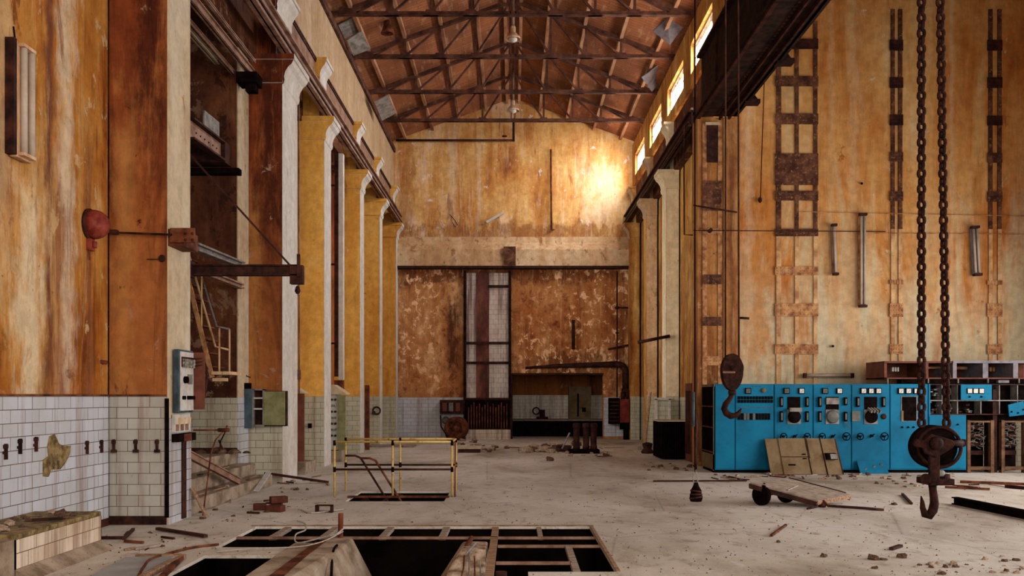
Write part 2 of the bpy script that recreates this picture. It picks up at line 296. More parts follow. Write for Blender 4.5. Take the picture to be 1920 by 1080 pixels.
# ------------------------------------------------------------------ mesh builder
class MB:
    def __init__(s): s.bm = bmesh.new()
    def box(s, x0, x1, y0, y1, z0, z1):
        if x0 > x1: x0, x1 = x1, x0
        if y0 > y1: y0, y1 = y1, y0
        if z0 > z1: z0, z1 = z1, z0
        v = [s.bm.verts.new(p) for p in ((x0,y0,z0),(x1,y0,z0),(x1,y1,z0),(x0,y1,z0),(x0,y0,z1),(x1,y0,z1),(x1,y1,z1),(x0,y1,z1))]
        for f in ((0,3,2,1),(4,5,6,7),(0,1,5,4),(1,2,6,5),(2,3,7,6),(3,0,4,7)): s.bm.faces.new([v[i] for i in f])
        return s
    def hexa(s, pts):   # 8 corners: bottom 4 ccw, top 4 ccw
        v = [s.bm.verts.new(p) for p in pts]
        for f in ((0,3,2,1),(4,5,6,7),(0,1,5,4),(1,2,6,5),(2,3,7,6),(3,0,4,7)): s.bm.faces.new([v[i] for i in f])
        return s
    def beam(s, a, b, w_, h_, up=(0, 0, 1)):
        a = Vector(a); b = Vector(b); d = (b-a).normalized(); up = Vector(up)
        if abs(d.dot(up)) > .98: up = Vector((0, 1, 0))
        sd = d.cross(up).normalized(); u = sd.cross(d).normalized()
        p = []
        for q in (a, b):
            p.append([q-sd*w_/2-u*h_/2, q+sd*w_/2-u*h_/2, q+sd*w_/2+u*h_/2, q-sd*w_/2+u*h_/2])
        v = [s.bm.verts.new(x) for x in p[0]+p[1]]
        for f in ((0,1,2,3),(7,6,5,4),(0,4,5,1),(1,5,6,2),(2,6,7,3),(3,7,4,0)): s.bm.faces.new([v[i] for i in f])
        return s
    def ibeam(s, a, b, w_, h_, tf=.02, tw=.015, up=(0, 0, 1)):
        a = Vector(a); b = Vector(b); d = (b-a).normalized(); upv = Vector(up)
        if abs(d.dot(upv)) > .98: upv = Vector((0, 1, 0))
        sd = d.cross(upv).normalized(); u = sd.cross(d).normalized()
        s.beam(a, b, tw, h_, upv); s.beam(a+u*(h_-tf)/2, b+u*(h_-tf)/2, w_, tf, upv); s.beam(a-u*(h_-tf)/2, b-u*(h_-tf)/2, w_, tf, upv)
        return s
    def tube(s, pts, r, seg=8, cap=True):
        pts = [Vector(p) for p in pts]; rings = []
        n = len(pts); ref = None
        for i, p in enumerate(pts):
            d = (pts[min(i+1, n-1)]-pts[max(i-1, 0)]).normalized()
            if ref is None: ref = Vector((0, 0, 1)) if abs(d.z) < .9 else Vector((1, 0, 0))
            a = d.cross(ref)
            if a.length < 1e-4: a = d.cross(Vector((0, 1, 0)))
            a.normalize(); b = a.cross(d).normalized(); ref = b if abs(b.dot(d)) < .9 else ref
            rr = r[i] if isinstance(r, (list, tuple)) else r
            rings.append([s.bm.verts.new(p+a*math.cos(2*PI*k/seg)*rr+b*math.sin(2*PI*k/seg)*rr) for k in range(seg)])
        for i in range(n-1):
            for k in range(seg): 
                f = s.bm.faces.new((rings[i][k], rings[i][(k+1)%seg], rings[i+1][(k+1)%seg], rings[i+1][k])); f.smooth = seg > 6
        if cap:
            s.bm.faces.new(rings[0][::-1]); s.bm.faces.new(rings[-1])
        return s
    def cyl(s, a, b, r, seg=16): return s.tube([a, b], r, seg)
    def lathe(s, prof, origin, axis=(0, 0, 1), seg=20):
        ax = Vector(axis).normalized(); ref = Vector((0, 0, 1)) if abs(ax.z) < .9 else Vector((1, 0, 0))
        a = ax.cross(ref).normalized(); b = a.cross(ax).normalized(); o = Vector(origin); rings = []
        for r, h in prof:
            rings.append([s.bm.verts.new(o+ax*h+(a*math.cos(2*PI*k/seg)+b*math.sin(2*PI*k/seg))*max(r, 1e-4)) for k in range(seg)])
        for i in range(len(prof)-1):
            for k in range(seg):
                f = s.bm.faces.new((rings[i][k], rings[i][(k+1)%seg], rings[i+1][(k+1)%seg], rings[i+1][k])); f.smooth = True
        s.bm.faces.new(rings[0][::-1]); s.bm.faces.new(rings[-1])
        return s
    def prism(s, poly, axis, a0, a1):   # poly in the plane normal to axis
        def P(p, a):
            return {'x': (a, p[0], p[1]), 'y': (p[0], a, p[1]), 'z': (p[0], p[1], a)}[axis]
        A = [s.bm.verts.new(P(p, a0)) for p in poly]; B = [s.bm.verts.new(P(p, a1)) for p in poly]
        n = len(poly)
        for i in range(n): s.bm.faces.new((A[i], A[(i+1)%n], B[(i+1)%n], B[i]))
        s.bm.faces.new(A[::-1]); s.bm.faces.new(B)
        return s
    def torus(s, c, R_, r, axis=(0, 1, 0), seg=20, sseg=6):
        ax = Vector(axis).normalized(); ref = Vector((0, 0, 1)) if abs(ax.z) < .9 else Vector((1, 0, 0))
        a = ax.cross(ref).normalized(); b = a.cross(ax).normalized(); c = Vector(c); rings = []
        for i in range(seg):
            d = a*math.cos(2*PI*i/seg)+b*math.sin(2*PI*i/seg)
            rings.append([s.bm.verts.new(c+d*(R_+r*math.cos(2*PI*k/sseg))+ax*r*math.sin(2*PI*k/sseg)) for k in range(sseg)])
        for i in range(seg):
            for k in range(sseg):
                f = s.bm.faces.new((rings[i][k], rings[(i+1)%seg][k], rings[(i+1)%seg][(k+1)%sseg], rings[i][(k+1)%sseg])); f.smooth = True
        return s
    def build(s, name, mat, parent=None, origin=None, pick=None, bevel=0):
        bmesh.ops.recalc_face_normals(s.bm, faces=s.bm.faces)
        mats = mat if isinstance(mat, (list, tuple)) else [mat]
        if pick:
            for f in s.bm.faces: f.material_index = pick(f)
        vs = [v.co for v in s.bm.verts]
        if origin is None:
            if parent is not None: origin = parent['_w']
            else:
                mn = [min(v[i] for v in vs) for i in range(3)]; mx = [max(v[i] for v in vs) for i in range(3)]
                origin = ((mn[0]+mx[0])/2, (mn[1]+mx[1])/2, mn[2])
        ov = Vector(origin)
        me = bpy.data.meshes.new(name)
        for v in s.bm.verts: v.co -= ov
        s.bm.to_mesh(me); s.bm.free()
        for k in mats: me.materials.append(M[k])
        o = bpy.data.objects.new(name, me); COL.objects.link(o)
        o['_w'] = list(ov)
        if parent is not None:
            o.parent = parent; o.location = ov-Vector(parent['_w'])
        else: o.location = ov
        if bevel:
            bv = o.modifiers.new('bevel', 'BEVEL'); bv.width = bevel; bv.segments = 2; bv.limit_method = 'ANGLE'
        return o
def tag(o, label, cat, group=None, kind=None):
    o['label'] = label; o['category'] = cat
    if group: o['group'] = group
    if kind: o['kind'] = kind
    return o
def thing(name, label, cat, loc, group=None):
    o = bpy.data.objects.new(name, None); COL.objects.link(o); o.location = loc; o['_w'] = list(loc)
    o.empty_display_size = .1
    return tag(o, label, cat, group)
def struct(o): o['kind'] = 'structure'; return o
def copy_tree(o, parent=None, loc=None, rz=None, label=None, group=None):
    c = o.copy(); COL.objects.link(c)
    if parent is not None: c.parent = parent
    for ch in list(o.children): copy_tree(ch, c)
    if loc is not None: c.location = loc; c['_w'] = list(loc)
    if rz is not None: c.rotation_euler.z = rz
    if label: c['label'] = label
    if group: c['group'] = group
    return c
yface = lambda f: 0 if abs(f.normal.y) > .7 else 1

# ================================================================== STRUCTURE
HW = 4.7         # pillar face
WL, WR = -5.5, 5.15
YB = 37.2        # end wall
ZE, SL, ZR = 12.16, .36, 14.0
# ---- floor with pits
holes = [(-3.45, 1.03, 10.51, 12.19), (-3.39, -2.58, 7.2, 9.98), (-2.58, 1.03, 9.04, 10.51), (-2.58, .15, 7.2, 9.04), (-2.8, -1.15, 15.1, 16.7)]
xs = sorted({-8.5, 14.0} | {h[0] for h in holes} | {h[1] for h in holes}); ys = sorted({2.0, 42.0} | {h[2] for h in holes} | {h[3] for h in holes})
mb = MB()
for i in range(len(xs)-1):
    for j in range(len(ys)-1):
        cx, cy = (xs[i]+xs[i+1])/2, (ys[j]+ys[j+1])/2
        if any(h[0] < cx < h[1] and h[2] < cy < h[3] for h in holes): continue
        mb.box(xs[i], xs[i+1], ys[j], ys[j+1], -.035, 0)
floor = struct(mb.build('floor', 'floor', origin=(0, 20, 0)))
mb = MB()
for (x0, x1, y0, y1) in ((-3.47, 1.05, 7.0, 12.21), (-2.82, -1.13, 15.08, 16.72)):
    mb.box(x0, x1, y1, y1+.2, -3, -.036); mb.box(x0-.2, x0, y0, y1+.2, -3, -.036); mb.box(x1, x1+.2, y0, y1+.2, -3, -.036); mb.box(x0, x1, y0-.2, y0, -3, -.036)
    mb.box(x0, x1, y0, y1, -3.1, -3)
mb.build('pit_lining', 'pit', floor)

def pane_frame(mb, x, y0, y1, z0, z1, nx, nz, t=.05):
    mb.box(x-t/2, x+t/2, y0, y0+t, z0, z1); mb.box(x-t/2, x+t/2, y1-t, y1, z0, z1)
    mb.box(x-t/2, x+t/2, y0, y1, z0, z0+t); mb.box(x-t/2, x+t/2, y0, y1, z1-t, z1)
    for i in range(1, nx): yy = y0+(y1-y0)*i/nx; mb.box(x-t*.3, x+t*.3, yy-t*.35, yy+t*.35, z0, z1)
    for i in range(1, nz): zz = z0+(z1-z0)*i/nz; mb.box(x-t*.3, x+t*.3, y0, y1, zz-t*.35, zz+t*.35)
def wall_windows_x(mb, xa, xb, y0, y1, z0, z1, wins):   # wins = (ya, yb, za, zb) sorted by y
    y = y0
    for (a, b, c, d) in wins:
        mb.box(xa, xb, y, a, z0, z1); mb.box(xa, xb, a, b, z0, c); mb.box(xa, xb, a, b, d, z1); y = b
    mb.box(xa, xb, y, y1, z0, z1)

# ---- left wall: near stretch, bay behind, far stretch
mb = MB(); mb.box(WL-.3, WL, 2.0, 12.3, 0, 8.6)
wl = struct(mb.build('wall_left', 'leftwall'))
mb = MB(); mb.box(WL, WL+.012, 2.0, 12.3, .10, 1.75); mb.build('tile_cladding', 'tile', wl)
mb = MB(); mb.box(WL, WL+.02, 2.0, 12.3, 0, .10); mb.build('skirting', 'dkrust', wl)
mb = MB(); mb.box(WL, WL+.03, 2.0, 12.3, 1.75, 1.775); mb.build('dado_strip', 'rust', wl)
# broken tile patch
pts = [(80,893),(80,862),(90,855),(88,838),(92,818),(102,814),(110,832),(118,836),(131,836),(130,852),(122,868),(112,880),(96,880),(90,894)]
poly = []
for px, py in pts:
    D = F_PX*(WL+.012)/(px-CX); poly.append((D, Z_(py, D)))
mb = MB(); mb.prism(poly, 'x', WL+.012, WL+.02); mb.build('bare_patch', 'tilehole', wl)
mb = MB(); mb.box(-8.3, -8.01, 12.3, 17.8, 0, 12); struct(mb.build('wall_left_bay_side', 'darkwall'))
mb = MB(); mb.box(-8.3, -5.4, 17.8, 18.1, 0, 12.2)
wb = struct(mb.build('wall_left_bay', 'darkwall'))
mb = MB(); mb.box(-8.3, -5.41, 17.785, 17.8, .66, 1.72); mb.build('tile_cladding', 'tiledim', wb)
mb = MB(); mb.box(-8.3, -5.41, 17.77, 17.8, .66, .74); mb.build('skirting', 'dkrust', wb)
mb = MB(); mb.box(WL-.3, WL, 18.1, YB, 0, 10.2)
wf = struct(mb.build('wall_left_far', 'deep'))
mb = MB(); mb.box(WL, WL+.012, 19.8, YB, .10, 1.72); mb.build('tile_cladding', 'tiledim', wf)
# upper cream wall band (left) and clerestory (right)
mb = MB(); mb.box(-5.2, -4.9, 2, YB, 10.2, 11.75)
ul = struct(mb.build('wall_left_upper', 'bandcream'))
mb = MB(); mb.box(-5.25, -4.82, 2, YB, 11.75, 11.93); mb.build('wall_plate', 'truss', ul)
mb = MB(); mb.box(-5.3, -5.0, 2, YB, 11.9, 12.4); struct(mb.build('trim_1', 'cream'))
wins = [(22.3-3.8*k, 25.0-3.8*k, 10.62, 11.45) for k in (4, 3, 2, 1)]+[(22.3, 25.0, 10.62, 11.45), (26.1, 28.75, 10.62, 11.45), (30.0, 32.5, 10.62, 11.45), (33.85, 36.4, 10.62, 11.45)]
mb = MB(); wall_windows_x(mb, 4.9, 5.15, 2, YB, 10.27, 12.05, wins)
struct(mb.build('wall_right_upper', 'rightcol'))
for k, (a, b, c, d) in enumerate(wins[3:]):
    mb = MB(); pane_frame(mb, 5.03, a, b, c, d, 4, 2, .07); f = struct(mb.build('window_%d' % (k+1), 'white'))
    mb = MB(); mb.box(5.03, 5.035, a, b, c, d); mb.build('pane', 'glass', f)
for k, yy in enumerate((20.8, 26.0)):  # added frames and glowing panes on the solid wall, dressing the fill lights
    mb = MB(); pane_frame(mb, -5.45, yy-.7, yy+.7, 2.4, 8.0, 3, 7, .08); f = struct(mb.build('window_%d' % (k+6), 'white'))
    mb = MB(); mb.box(-5.49, -5.48, yy-.7, yy+.7, 2.4, 8.0); mb.build('pane', 'fillpane', f)
# right far wall
mb = MB(); mb.box(WR, WR+.3, 23.4, YB, 0, 10.2); wr = struct(mb.build('wall_right', 'rightcol'))
mb = MB(); mb.box(WR-.012, WR, 23.4, YB, 0.1, 1.72); mb.build('tile_cladding', 'tiledim', wr)
# side hall
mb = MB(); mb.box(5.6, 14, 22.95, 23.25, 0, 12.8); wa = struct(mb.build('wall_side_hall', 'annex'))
mb = MB(); mb.box(5.6, 14, 22.935, 22.95, 0, 1.70); mb.build('tile_cladding', 'tiledim', wa)
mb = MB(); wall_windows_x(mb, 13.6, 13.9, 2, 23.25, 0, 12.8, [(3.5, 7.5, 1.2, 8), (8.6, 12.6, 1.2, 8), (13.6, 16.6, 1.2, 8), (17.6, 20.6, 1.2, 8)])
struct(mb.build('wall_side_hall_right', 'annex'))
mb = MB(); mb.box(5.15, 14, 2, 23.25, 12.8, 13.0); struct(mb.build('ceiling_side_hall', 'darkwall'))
mb = MB(); mb.box(5.0, 5.15, 2, 23.25, 12.1, 12.8); struct(mb.build('trim_2', 'rightcol'))
# ---- end wall with doorway
dx0, dx1, dz = -.06, 3.70, 2.62
mb = MB(); mb.box(-5.6, dx0, YB, YB+.35, 0, 7.3); mb.box(dx0, dx1, YB, YB+.35, dz, 7.3); mb.box(dx1, 5.6, YB, YB+.35, 0, 7.3)
we = struct(mb.build('wall_end', 'endlow'))
mb = MB(); mb.box(-4.95, -1.97, YB-.02, YB, 0, 1.70); mb.box(dx1+.02, 5.2, YB-.02, YB, .1, 1.70); mb.build('tile_cladding', 'tile', we)
mb = MB(); mb.prism([(-5.6, 7.3), (5.6, 7.3), (5.6, 12.0), (0, 14.05), (-5.6, 12.0)], 'y', YB+.02, YB+.35)
struct(mb.build('wall_end_upper', 'endwall'))
mb = MB(); mb.box(-4.9, 5.1, YB-.34, YB+.02, 7.05, 7.72); mb.prism([(YB-.34, 7.72), (YB+.02, 7.72), (YB+.02, 8.28), (YB-.05, 8.28), (YB-.05, 8.05)], 'x', -4.9, 5.1)
struct(mb.build('trim_3', 'beamcream'))
mb = MB(); mb.box(-4.9, 5.1, YB-.40, YB, 6.95, 7.05); struct(mb.build('trim_4', 'dkrust'))
# room seen through the doorway
mb = MB(); mb.box(-2, 5.6, 40.9, 41.1, 0, 1.75); mb.box(-2, 5.6, 40.9, 41.1, 1.75, 3.2)
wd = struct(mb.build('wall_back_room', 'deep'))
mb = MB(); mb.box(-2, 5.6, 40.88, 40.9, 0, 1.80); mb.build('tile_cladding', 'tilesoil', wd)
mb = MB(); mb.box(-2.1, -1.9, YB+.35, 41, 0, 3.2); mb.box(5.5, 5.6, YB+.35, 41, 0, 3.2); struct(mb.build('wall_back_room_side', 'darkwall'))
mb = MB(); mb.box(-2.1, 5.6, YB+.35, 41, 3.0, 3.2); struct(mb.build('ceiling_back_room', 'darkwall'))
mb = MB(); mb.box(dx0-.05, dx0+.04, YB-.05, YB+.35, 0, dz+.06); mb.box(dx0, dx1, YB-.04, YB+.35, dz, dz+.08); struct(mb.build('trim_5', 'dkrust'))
# ---- roof
mb = MB()
for sg in (-1, 1):
    mb.hexa([(0, 2, ZR), (sg*5.35, 2, ZR-SL*5.35), (sg*5.35, YB+.3, ZR-SL*5.35), (0, YB+.3, ZR), (0, 2, ZR+.06), (sg*5.35, 2, ZR-SL*5.35+.06), (sg*5.35, YB+.3, ZR-SL*5.35+.06), (0, YB+.3, ZR+.06)])
struct(mb.build('ceiling', 'roof'))

# ================================================================== PILLARS
CORB = [(0, -.60), (.03, -.57), (.045, -.50), (.035, -.43), (.06, -.33), (.12, -.23), (.19, -.17), (.225, -.10), (.23, 0), (0, 0)]
def pillar(D0, D1, sd, label, low=8.70, fmat='deep', imat='whitep', wid=None, tmat='tiledim', inner_tile='whitep', face=HW):
    xw = (abs(WL) if sd < 0 else WR+.0) if wid is None else face+wid
    t = thing('pillar', label, 'pillar', (sd*(face+xw)/2, (D0+D1)/2, 0), 'pillars along the hall')
    mb = MB(); mb.box(sd*(face+.012), sd*xw, D0, D1, 1.75, low); mb.box(sd*(face+.15), sd*xw, D0+.05, D1-.05, low, 10.2)
    mb.build('shaft', fmat, t)
    mb = MB(); mb.box(sd*(face+.012), sd*xw, D0, D1, .0, 1.75); mb.build('tile_cladding', tmat, t)
    mb = MB(); mb.box(sd*face, sd*(face+.012), D0-.004, D1, 0, low-.3); mb.build('inner_face', inner_tile, t)
    mb = MB()
    mb.prism([(sd*(face-p), low+q) for p, q in CORB], 'y', D0-.03, D1+.03)
    mb.box(sd*(face-.25), sd*xw, D0-.07, D1+.05, low-.09, low+.02); mb.box(sd*face, sd*xw, D0-.035, D1+.02, low-.52, low-.09); mb.box(sd*(face-.01), sd*xw, D0-.05, D1+.03, low-.56, low-.52)
    mb.build('capital', [fmat, imat], t, pick=yface)
    mb = MB()
    mb.prism([(sd*(face+.15-p*.8), 10.2+q) for p, q in CORB], 'y', D0+.02, D1)
    mb.box(sd*(face-.06), sd*xw, D0-.02, D1+.03, 10.12, 10.2); mb.box(sd*(face+.15), sd*xw, D0+.01, D1+.01, 9.72, 10.12)
    mb.build('upper_capital', [fmat, imat], t, pick=yface)
    mb = MB(); mb.box(sd*(face+.14), sd*(face+.15), D0+.05, D1-.05, low+.02, 9.6); mb.build('upper_inner_face', imat, t)
    return t
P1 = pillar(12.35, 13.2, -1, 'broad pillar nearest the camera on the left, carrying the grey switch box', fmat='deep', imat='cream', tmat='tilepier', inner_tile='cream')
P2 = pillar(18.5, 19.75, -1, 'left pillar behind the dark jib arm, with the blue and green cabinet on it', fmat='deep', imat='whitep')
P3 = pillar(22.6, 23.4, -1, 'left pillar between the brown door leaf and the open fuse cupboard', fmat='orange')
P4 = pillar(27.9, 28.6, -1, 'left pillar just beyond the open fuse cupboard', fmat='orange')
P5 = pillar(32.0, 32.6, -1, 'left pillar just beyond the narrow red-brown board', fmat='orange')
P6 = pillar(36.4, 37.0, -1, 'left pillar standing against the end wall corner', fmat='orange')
mb = MB(); mb.box(-5.42, -5.395, 17.79, 18.5, 1.72, 10.2); mb.build('return_face', 'cream', P2)
mb = MB(); mb.box(-5.42, -5.39, 17.79, 18.5, 0, 1.72); mb.build('return_tiles', 'tile', P2)
mb = MB(); mb.box(-5.5, -4.72, 12.335, 12.35, 0, .12); mb.build('skirting', 'dkrust', P1)
mb = MB(); mb.box(-5.5, -4.72, 12.33, 12.35, 1.75, 1.775); mb.build('dado_strip', 'rust', P1)
mb = MB(); mb.box(-4.74, -4.69, 12.33, 12.36, 0.1, 1.72); mb.build('tile_edge', 'black', P1)
mb = MB(); mb.box(-4.698, -4.685, 12.36, 13.2, 0, 1.45); mb.build('inner_tiles', 'tile', P1)
R1 = pillar(27.9, 28.6, 1, 'right pillar with a pale yellow capital behind the black ribbed box', fmat='palecol', imat='palecol', inner_tile='palecol', wid=.40)
R2 = pillar(32.0, 32.6, 1, 'middle one of the three far right pillars', fmat='beamcream', imat='cream', inner_tile='rightcol', wid=.38)
R3 = pillar(36.4, 37.0, 1, 'right pillar against the end wall beside the red switch box', fmat='rightcol', imat='cream', inner_tile='rightcol', wid=.38)
# steel-cased corner pier where the side hall begins
t = thing('corner_pier', 'broad corner pier with riveted steel strips where the side hall opens', 'pillar', (5.15, 23, 0))
mb = MB(); mb.box(4.62, 5.59, 22.71, 23.38, 0, 8.74); mb.build('shaft', 'piercol', t)
def zr(y, D=22.7): return Z_(y, D)
mb = MB()
for px in (1321, 1350): mb.box(X_(px-4, 22.7), X_(px+4, 22.7), 22.68, 22.7, 1.7, 8.6)
mb.build('steel_angle', 'plateold', t)
mb = MB(); mb.box(X_(1356, 22.7), X_(1383, 22.7), 22.64, 22.7, 1.7, 8.7); mb.build('corner_angle', 'piercol', t)
def rivet_plate(px0, px1, py0, py1, D, mat, parent, nr=(5, 3), thick=.02, name='rivet_plate'):
    x0, x1, z0, z1 = X_(px0, D), X_(px1, D), Z_(py1, D), Z_(py0, D)
    mb = MB(); mb.box(x0, x1, D-thick, D, z0, z1)
    nx, nz = nr
    for i in range(nx):
        for j in range(nz):
            x = x0+(x1-x0)*(i+.5)/nx; z = z0+(z1-z0)*(j+.5)/nz
            if nx > 4 and .34 < (i+.5)/nx < .66 and i % 2: continue
            mb.lathe([(.016, 0), (.013, .009), (.004, .013)], (x, D-thick, z), (0, -1, 0), 6)
    return mb.build(name, mat, parent)
for (a, b, m_) in ((340, 395, 'purple'), (428, 440, 'plateold'), (515, 533, 'purple'), (594, 611, 'purple'), (668, 685, 'plateold')):
    rivet_plate(1317, 1353, a, b, 22.68, m_, t, (6, 3 if b-a < 30 else 6))
mb = MB(); mb.box(X_(1325, 22.68), X_(1346, 22.68), 22.64, 22.68, zr(305), zr(236)); mb.build('slotted_plate', 'dkrust', t)
mb = MB(); mb.box(X_(1322, 22.68), X_(1348, 22.68), 22.6, 22.68, zr(236), zr(231)); mb.build('slot_cap', 'cream', t)

# built-in lattice stanchions of the side hall wall
DW = 22.94
def stanchion(label, cols, plates, top, edge):
    x0, x1 = cols[0][0], cols[-1][1]
    t = thing('lattice_stanchion', label, 'steel stanchion', (X_((x0+x1)/2, DW), DW, 1.7), 'steel stanchions let into the ochre wall')
    for (a, b) in cols:
        mb = MB(); mb.box(X_(a, DW), X_(b, DW), DW-.035, DW+.01, Z_(430, DW), Z_(top, DW)); mb.build('channel', 'purple', t)
        mb = MB(); mb.box(X_(a, DW), X_(b, DW), DW-.032, DW+.01, 1.9, Z_(430, DW)); mb.build('painted_channel', 'plateold' if edge > 2 else 'chanpaint', t)
    for (a, b, m_) in plates: rivet_plate(x0-2, x1+2, a, b, DW-.03, m_, t, (11, 3) if x1-x0 > 50 else (5, 3))
    return t
M['chanpaint'] = mottled('overpainted_channel', (.30, .13, .05), (.48, .27, .11), (.62, .40, .20), 3, .8, 0, spots=(.20, .08, .03))
stanchion('widest ladder-like riveted stanchion in the ochre wall, above the left of the blue cabinets', ((1455, 1464), (1490, 1497), (1525, 1532)),
    [(73, 92, 'dkrust'), (143, 162, 'purple'), (213, 233, 'purple'), (288, 347, 'purple'), (358, 376, 'purple'), (429, 443, 'purple'), (500, 516, 'plateold'), (569, 593, 'plateold'), (645, 664, 'plateold')], 40, 1)
stanchion('narrow riveted stanchion in the ochre wall just left of the hanging chains', ((1670, 1677), (1684, 1691)),
    [(75, 95, 'dkrust'), (145, 165, 'dkrust'), (215, 235, 'dkrust'), (285, 303, 'purple'), (359, 377, 'purple'), (525, 533, 'plateold'), (569, 594, 'plateold'), (645, 664, 'plateold')], 18, 1)
stanchion('narrow riveted stanchion in the ochre wall right of the hanging chains', ((1853, 1860), (1870, 1877)),
    [(75, 95, 'dkrust'), (145, 165, 'dkrust'), (217, 235, 'dkrust'), (287, 305, 'purple'), (359, 378, 'purple'), (526, 534, 'plateold'), (569, 594, 'plateold'), (645, 664, 'plateold')], 18, 1)

# ================================================================== CRANE RUNWAYS
def runway(sd, D0, D1, label):
    t = thing('crane_rail_girder', label, 'crane girder', (sd*4.6, (D0+D1)/2, 8.72))
    mb = MB(); mb.ibeam((sd*4.62, D0, 8.93), (sd*4.62, D1, 8.93), .19, .42, .05, .03); mb.build('girder', 'dkrust' if sd > 0 else 'rail', t)
    mb = MB(); mb.box(sd*4.59, sd*4.65, D0, D1, 9.14, 9.2); mb.build('rail', 'rail', t)
    mb = MB(); mb.box(sd*4.50, sd*4.535, D0, D1, 8.80, 8.84); mb.build('conductor_bar', 'dkrust', t)
    return t
runway(-1, 3, YB-.05, 'long steel crane rail girder on the left pillar capitals')
runway(1, 23.4, YB-.05, 'dark steel crane rail girder on the far right pillar capitals')
# riveted bay girders under the cream band (left), one per bay
for a, b, lab in ((13.2, 18.5, 'nearest'), (19.8, 22.6, 'second'), (23.4, 27.9, 'third'), (28.6, 32.0, 'fourth'), (32.6, 36.4, 'farthest')):
    t = thing('riveted_bay_girder', lab+' of the riveted girders under the cream band along the left wall', 'girder', (-4.95, (a+b)/2, 9.6), 'girders under the cream band')
    mb = MB(); mb.box(-5.0, -4.93, a+.02, b-.02, 9.55, 10.19); mb.build('web_plate', 'rail', t)
    mb = MB(); n = int((b-a)/.14)
    mb.box(-4.93, -4.90, a+.02, b-.02, 10.08, 10.19); mb.box(-4.93, -4.86, a+.02, b-.02, 9.5, 9.56)
    for i in range(n): mb.box(-4.90, -4.885, a+.06+i*.14, a+.09+i*.14, 10.12, 10.16)
    mb.build('riveted_flange', 'dkrust', t)
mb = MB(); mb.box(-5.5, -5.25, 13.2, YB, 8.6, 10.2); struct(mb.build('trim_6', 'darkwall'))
# deep plate girder on the open side (right)
t = thing('plate_girder', 'deep dark riveted plate girder carrying the crane rail over the side hall opening', 'girder', (5.1, 13, 8.75))
mb = MB(); mb.box(4.72, 4.78, 3, 22.7, 8.85, 10.2); mb.build('inner_web', 'girderdark', t)
mb = MB(); mb.box(4.55, 5.62, 3, 22.7, 8.75, 8.80); mb.build('bottom_flange', 'girderdark', t)
mb = MB(); mb.box(5.50, 5.56, 3, 22.7, 8.75, 10.2); mb.build('outer_web', 'girderdark', t)
mb = MB(); mb.box(4.6, 5.6, 3, 22.7, 10.2, 10.26); mb.build('top_plate', 'girderdark', t)
mb = MB()
for i in range(2): mb.box(5.15+i*.22, 5.19+i*.22, 3, 22.7, 8.66, 8.75)
mb.box(4.60, 4.68, 3, 22.7, 8.69, 8.75)
for k in range(110): mb.box(5.05, 5.10, 6+k*.15, 6.05+k*.15, 8.725, 8.75)
mb.build('flange_angle', 'dkrust', t)
for D in (12.2, 15.6, 19.0, 21.6):
    mb = MB(); mb.box(5.5, 5.86, D-.12, D+.12, 8.70, 8.80); mb.prism([(5.56, 8.80), (5.84, 8.80), (5.56, 9.2)], 'y', D-.03, D+.03); mb.build('bracket', 'girderdark', t)
for D in (9, 11, 13, 15, 17, 19, 21):
    mb = MB(); mb.box(4.68, 4.72, D-.04, D+.04, 8.85, 10.2); mb.build('stiffener', 'girderdark', t)
# right pier cap under the girder
for D, lab in ((25.6, 'nearer'), (30.3, 'middle'), (34.5, 'farther')):
    pass
mb = MB(); mb.box(4.95, 5.15, 23.3, YB, 8.7, 10.2); struct(mb.build('trim_7', 'darkwall'))

# ================================================================== ROOF TRUSSES AND PURLINS
def truss(D, label):
    t = thing('roof_truss', label, 'roof truss', (0, D, 12.05), 'roof trusses')
    zc = 12.13
    mb = MB(); mb.beam((-4.95, D, zc-.05), (4.95, D, zc-.05), .14, .02); mb.beam((-4.95, D-.02, zc), (4.95, D-.02, zc), .02, .12); mb.build('bottom_chord', 'truss', t)
    top = lambda x: ZR-.16-SL*abs(x)
    for sg in (-1, 1):
        mb = MB(); mb.beam((sg*5.0, D, top(5.0)), (0, D, top(0)), .13, .11); mb.build('top_chord', 'truss', t)
    nod = [1.15, 2.23, 3.3, 4.3]
    for sg in (-1, 1):
        for i, x in enumerate(nod[:3]):
            mb = MB(); mb.beam((sg*x, D, zc), (sg*x, D, top(x)), .07, .07); mb.build('post', 'truss', t)
        seq = [(3.3, 2.23), (2.23, 1.15), (1.15, .08)]
        for a, b in seq:
            mb = MB(); mb.beam((sg*a, D, zc), (sg*b, D, top(b)), .07, .06); mb.build('brace', 'truss', t)
        mb = MB(); mb.beam((sg*4.3, D, zc), (sg*3.3, D, top(3.3)), .06, .05); mb.build('brace', 'truss', t)
        for x in nod[:3]:
            mb = MB(); mb.prism([(sg*x-.2, zc-.06), (sg*x+.2, zc-.06), (sg*x+.13, zc+.1), (sg*x-.13, zc+.1)], 'y', D-.05, D+.05); mb.build('gusset', 'truss', t)
        mb = MB(); mb.prism([(sg*4.95, zc-.05), (sg*4.95, top(4.95)+.1), (sg*4.3, top(4.3)+.02), (sg*4.2, zc-.05)], 'y', D-.04, D+.04); mb.build('heel_plate', 'truss', t)
    for x in (-.07, .07):
        mb = MB(); mb.beam((x, D, zc), (x, D, top(0)), .04, .06); mb.build('king_post', 'truss', t)
    return t
trs = [(24.6, 'nearest visible roof truss, cut by the top edge of the photo'), (27.7, 'second roof truss, behind the upper pendant lamp'), (30.9, 'third roof truss from the camera'), (34.1, 'farthest roof truss, just in front of the end wall gable')]
for D, lab in trs: truss(D, lab)
truss(21.4, 'roof truss out of the picture above, nearest the camera')
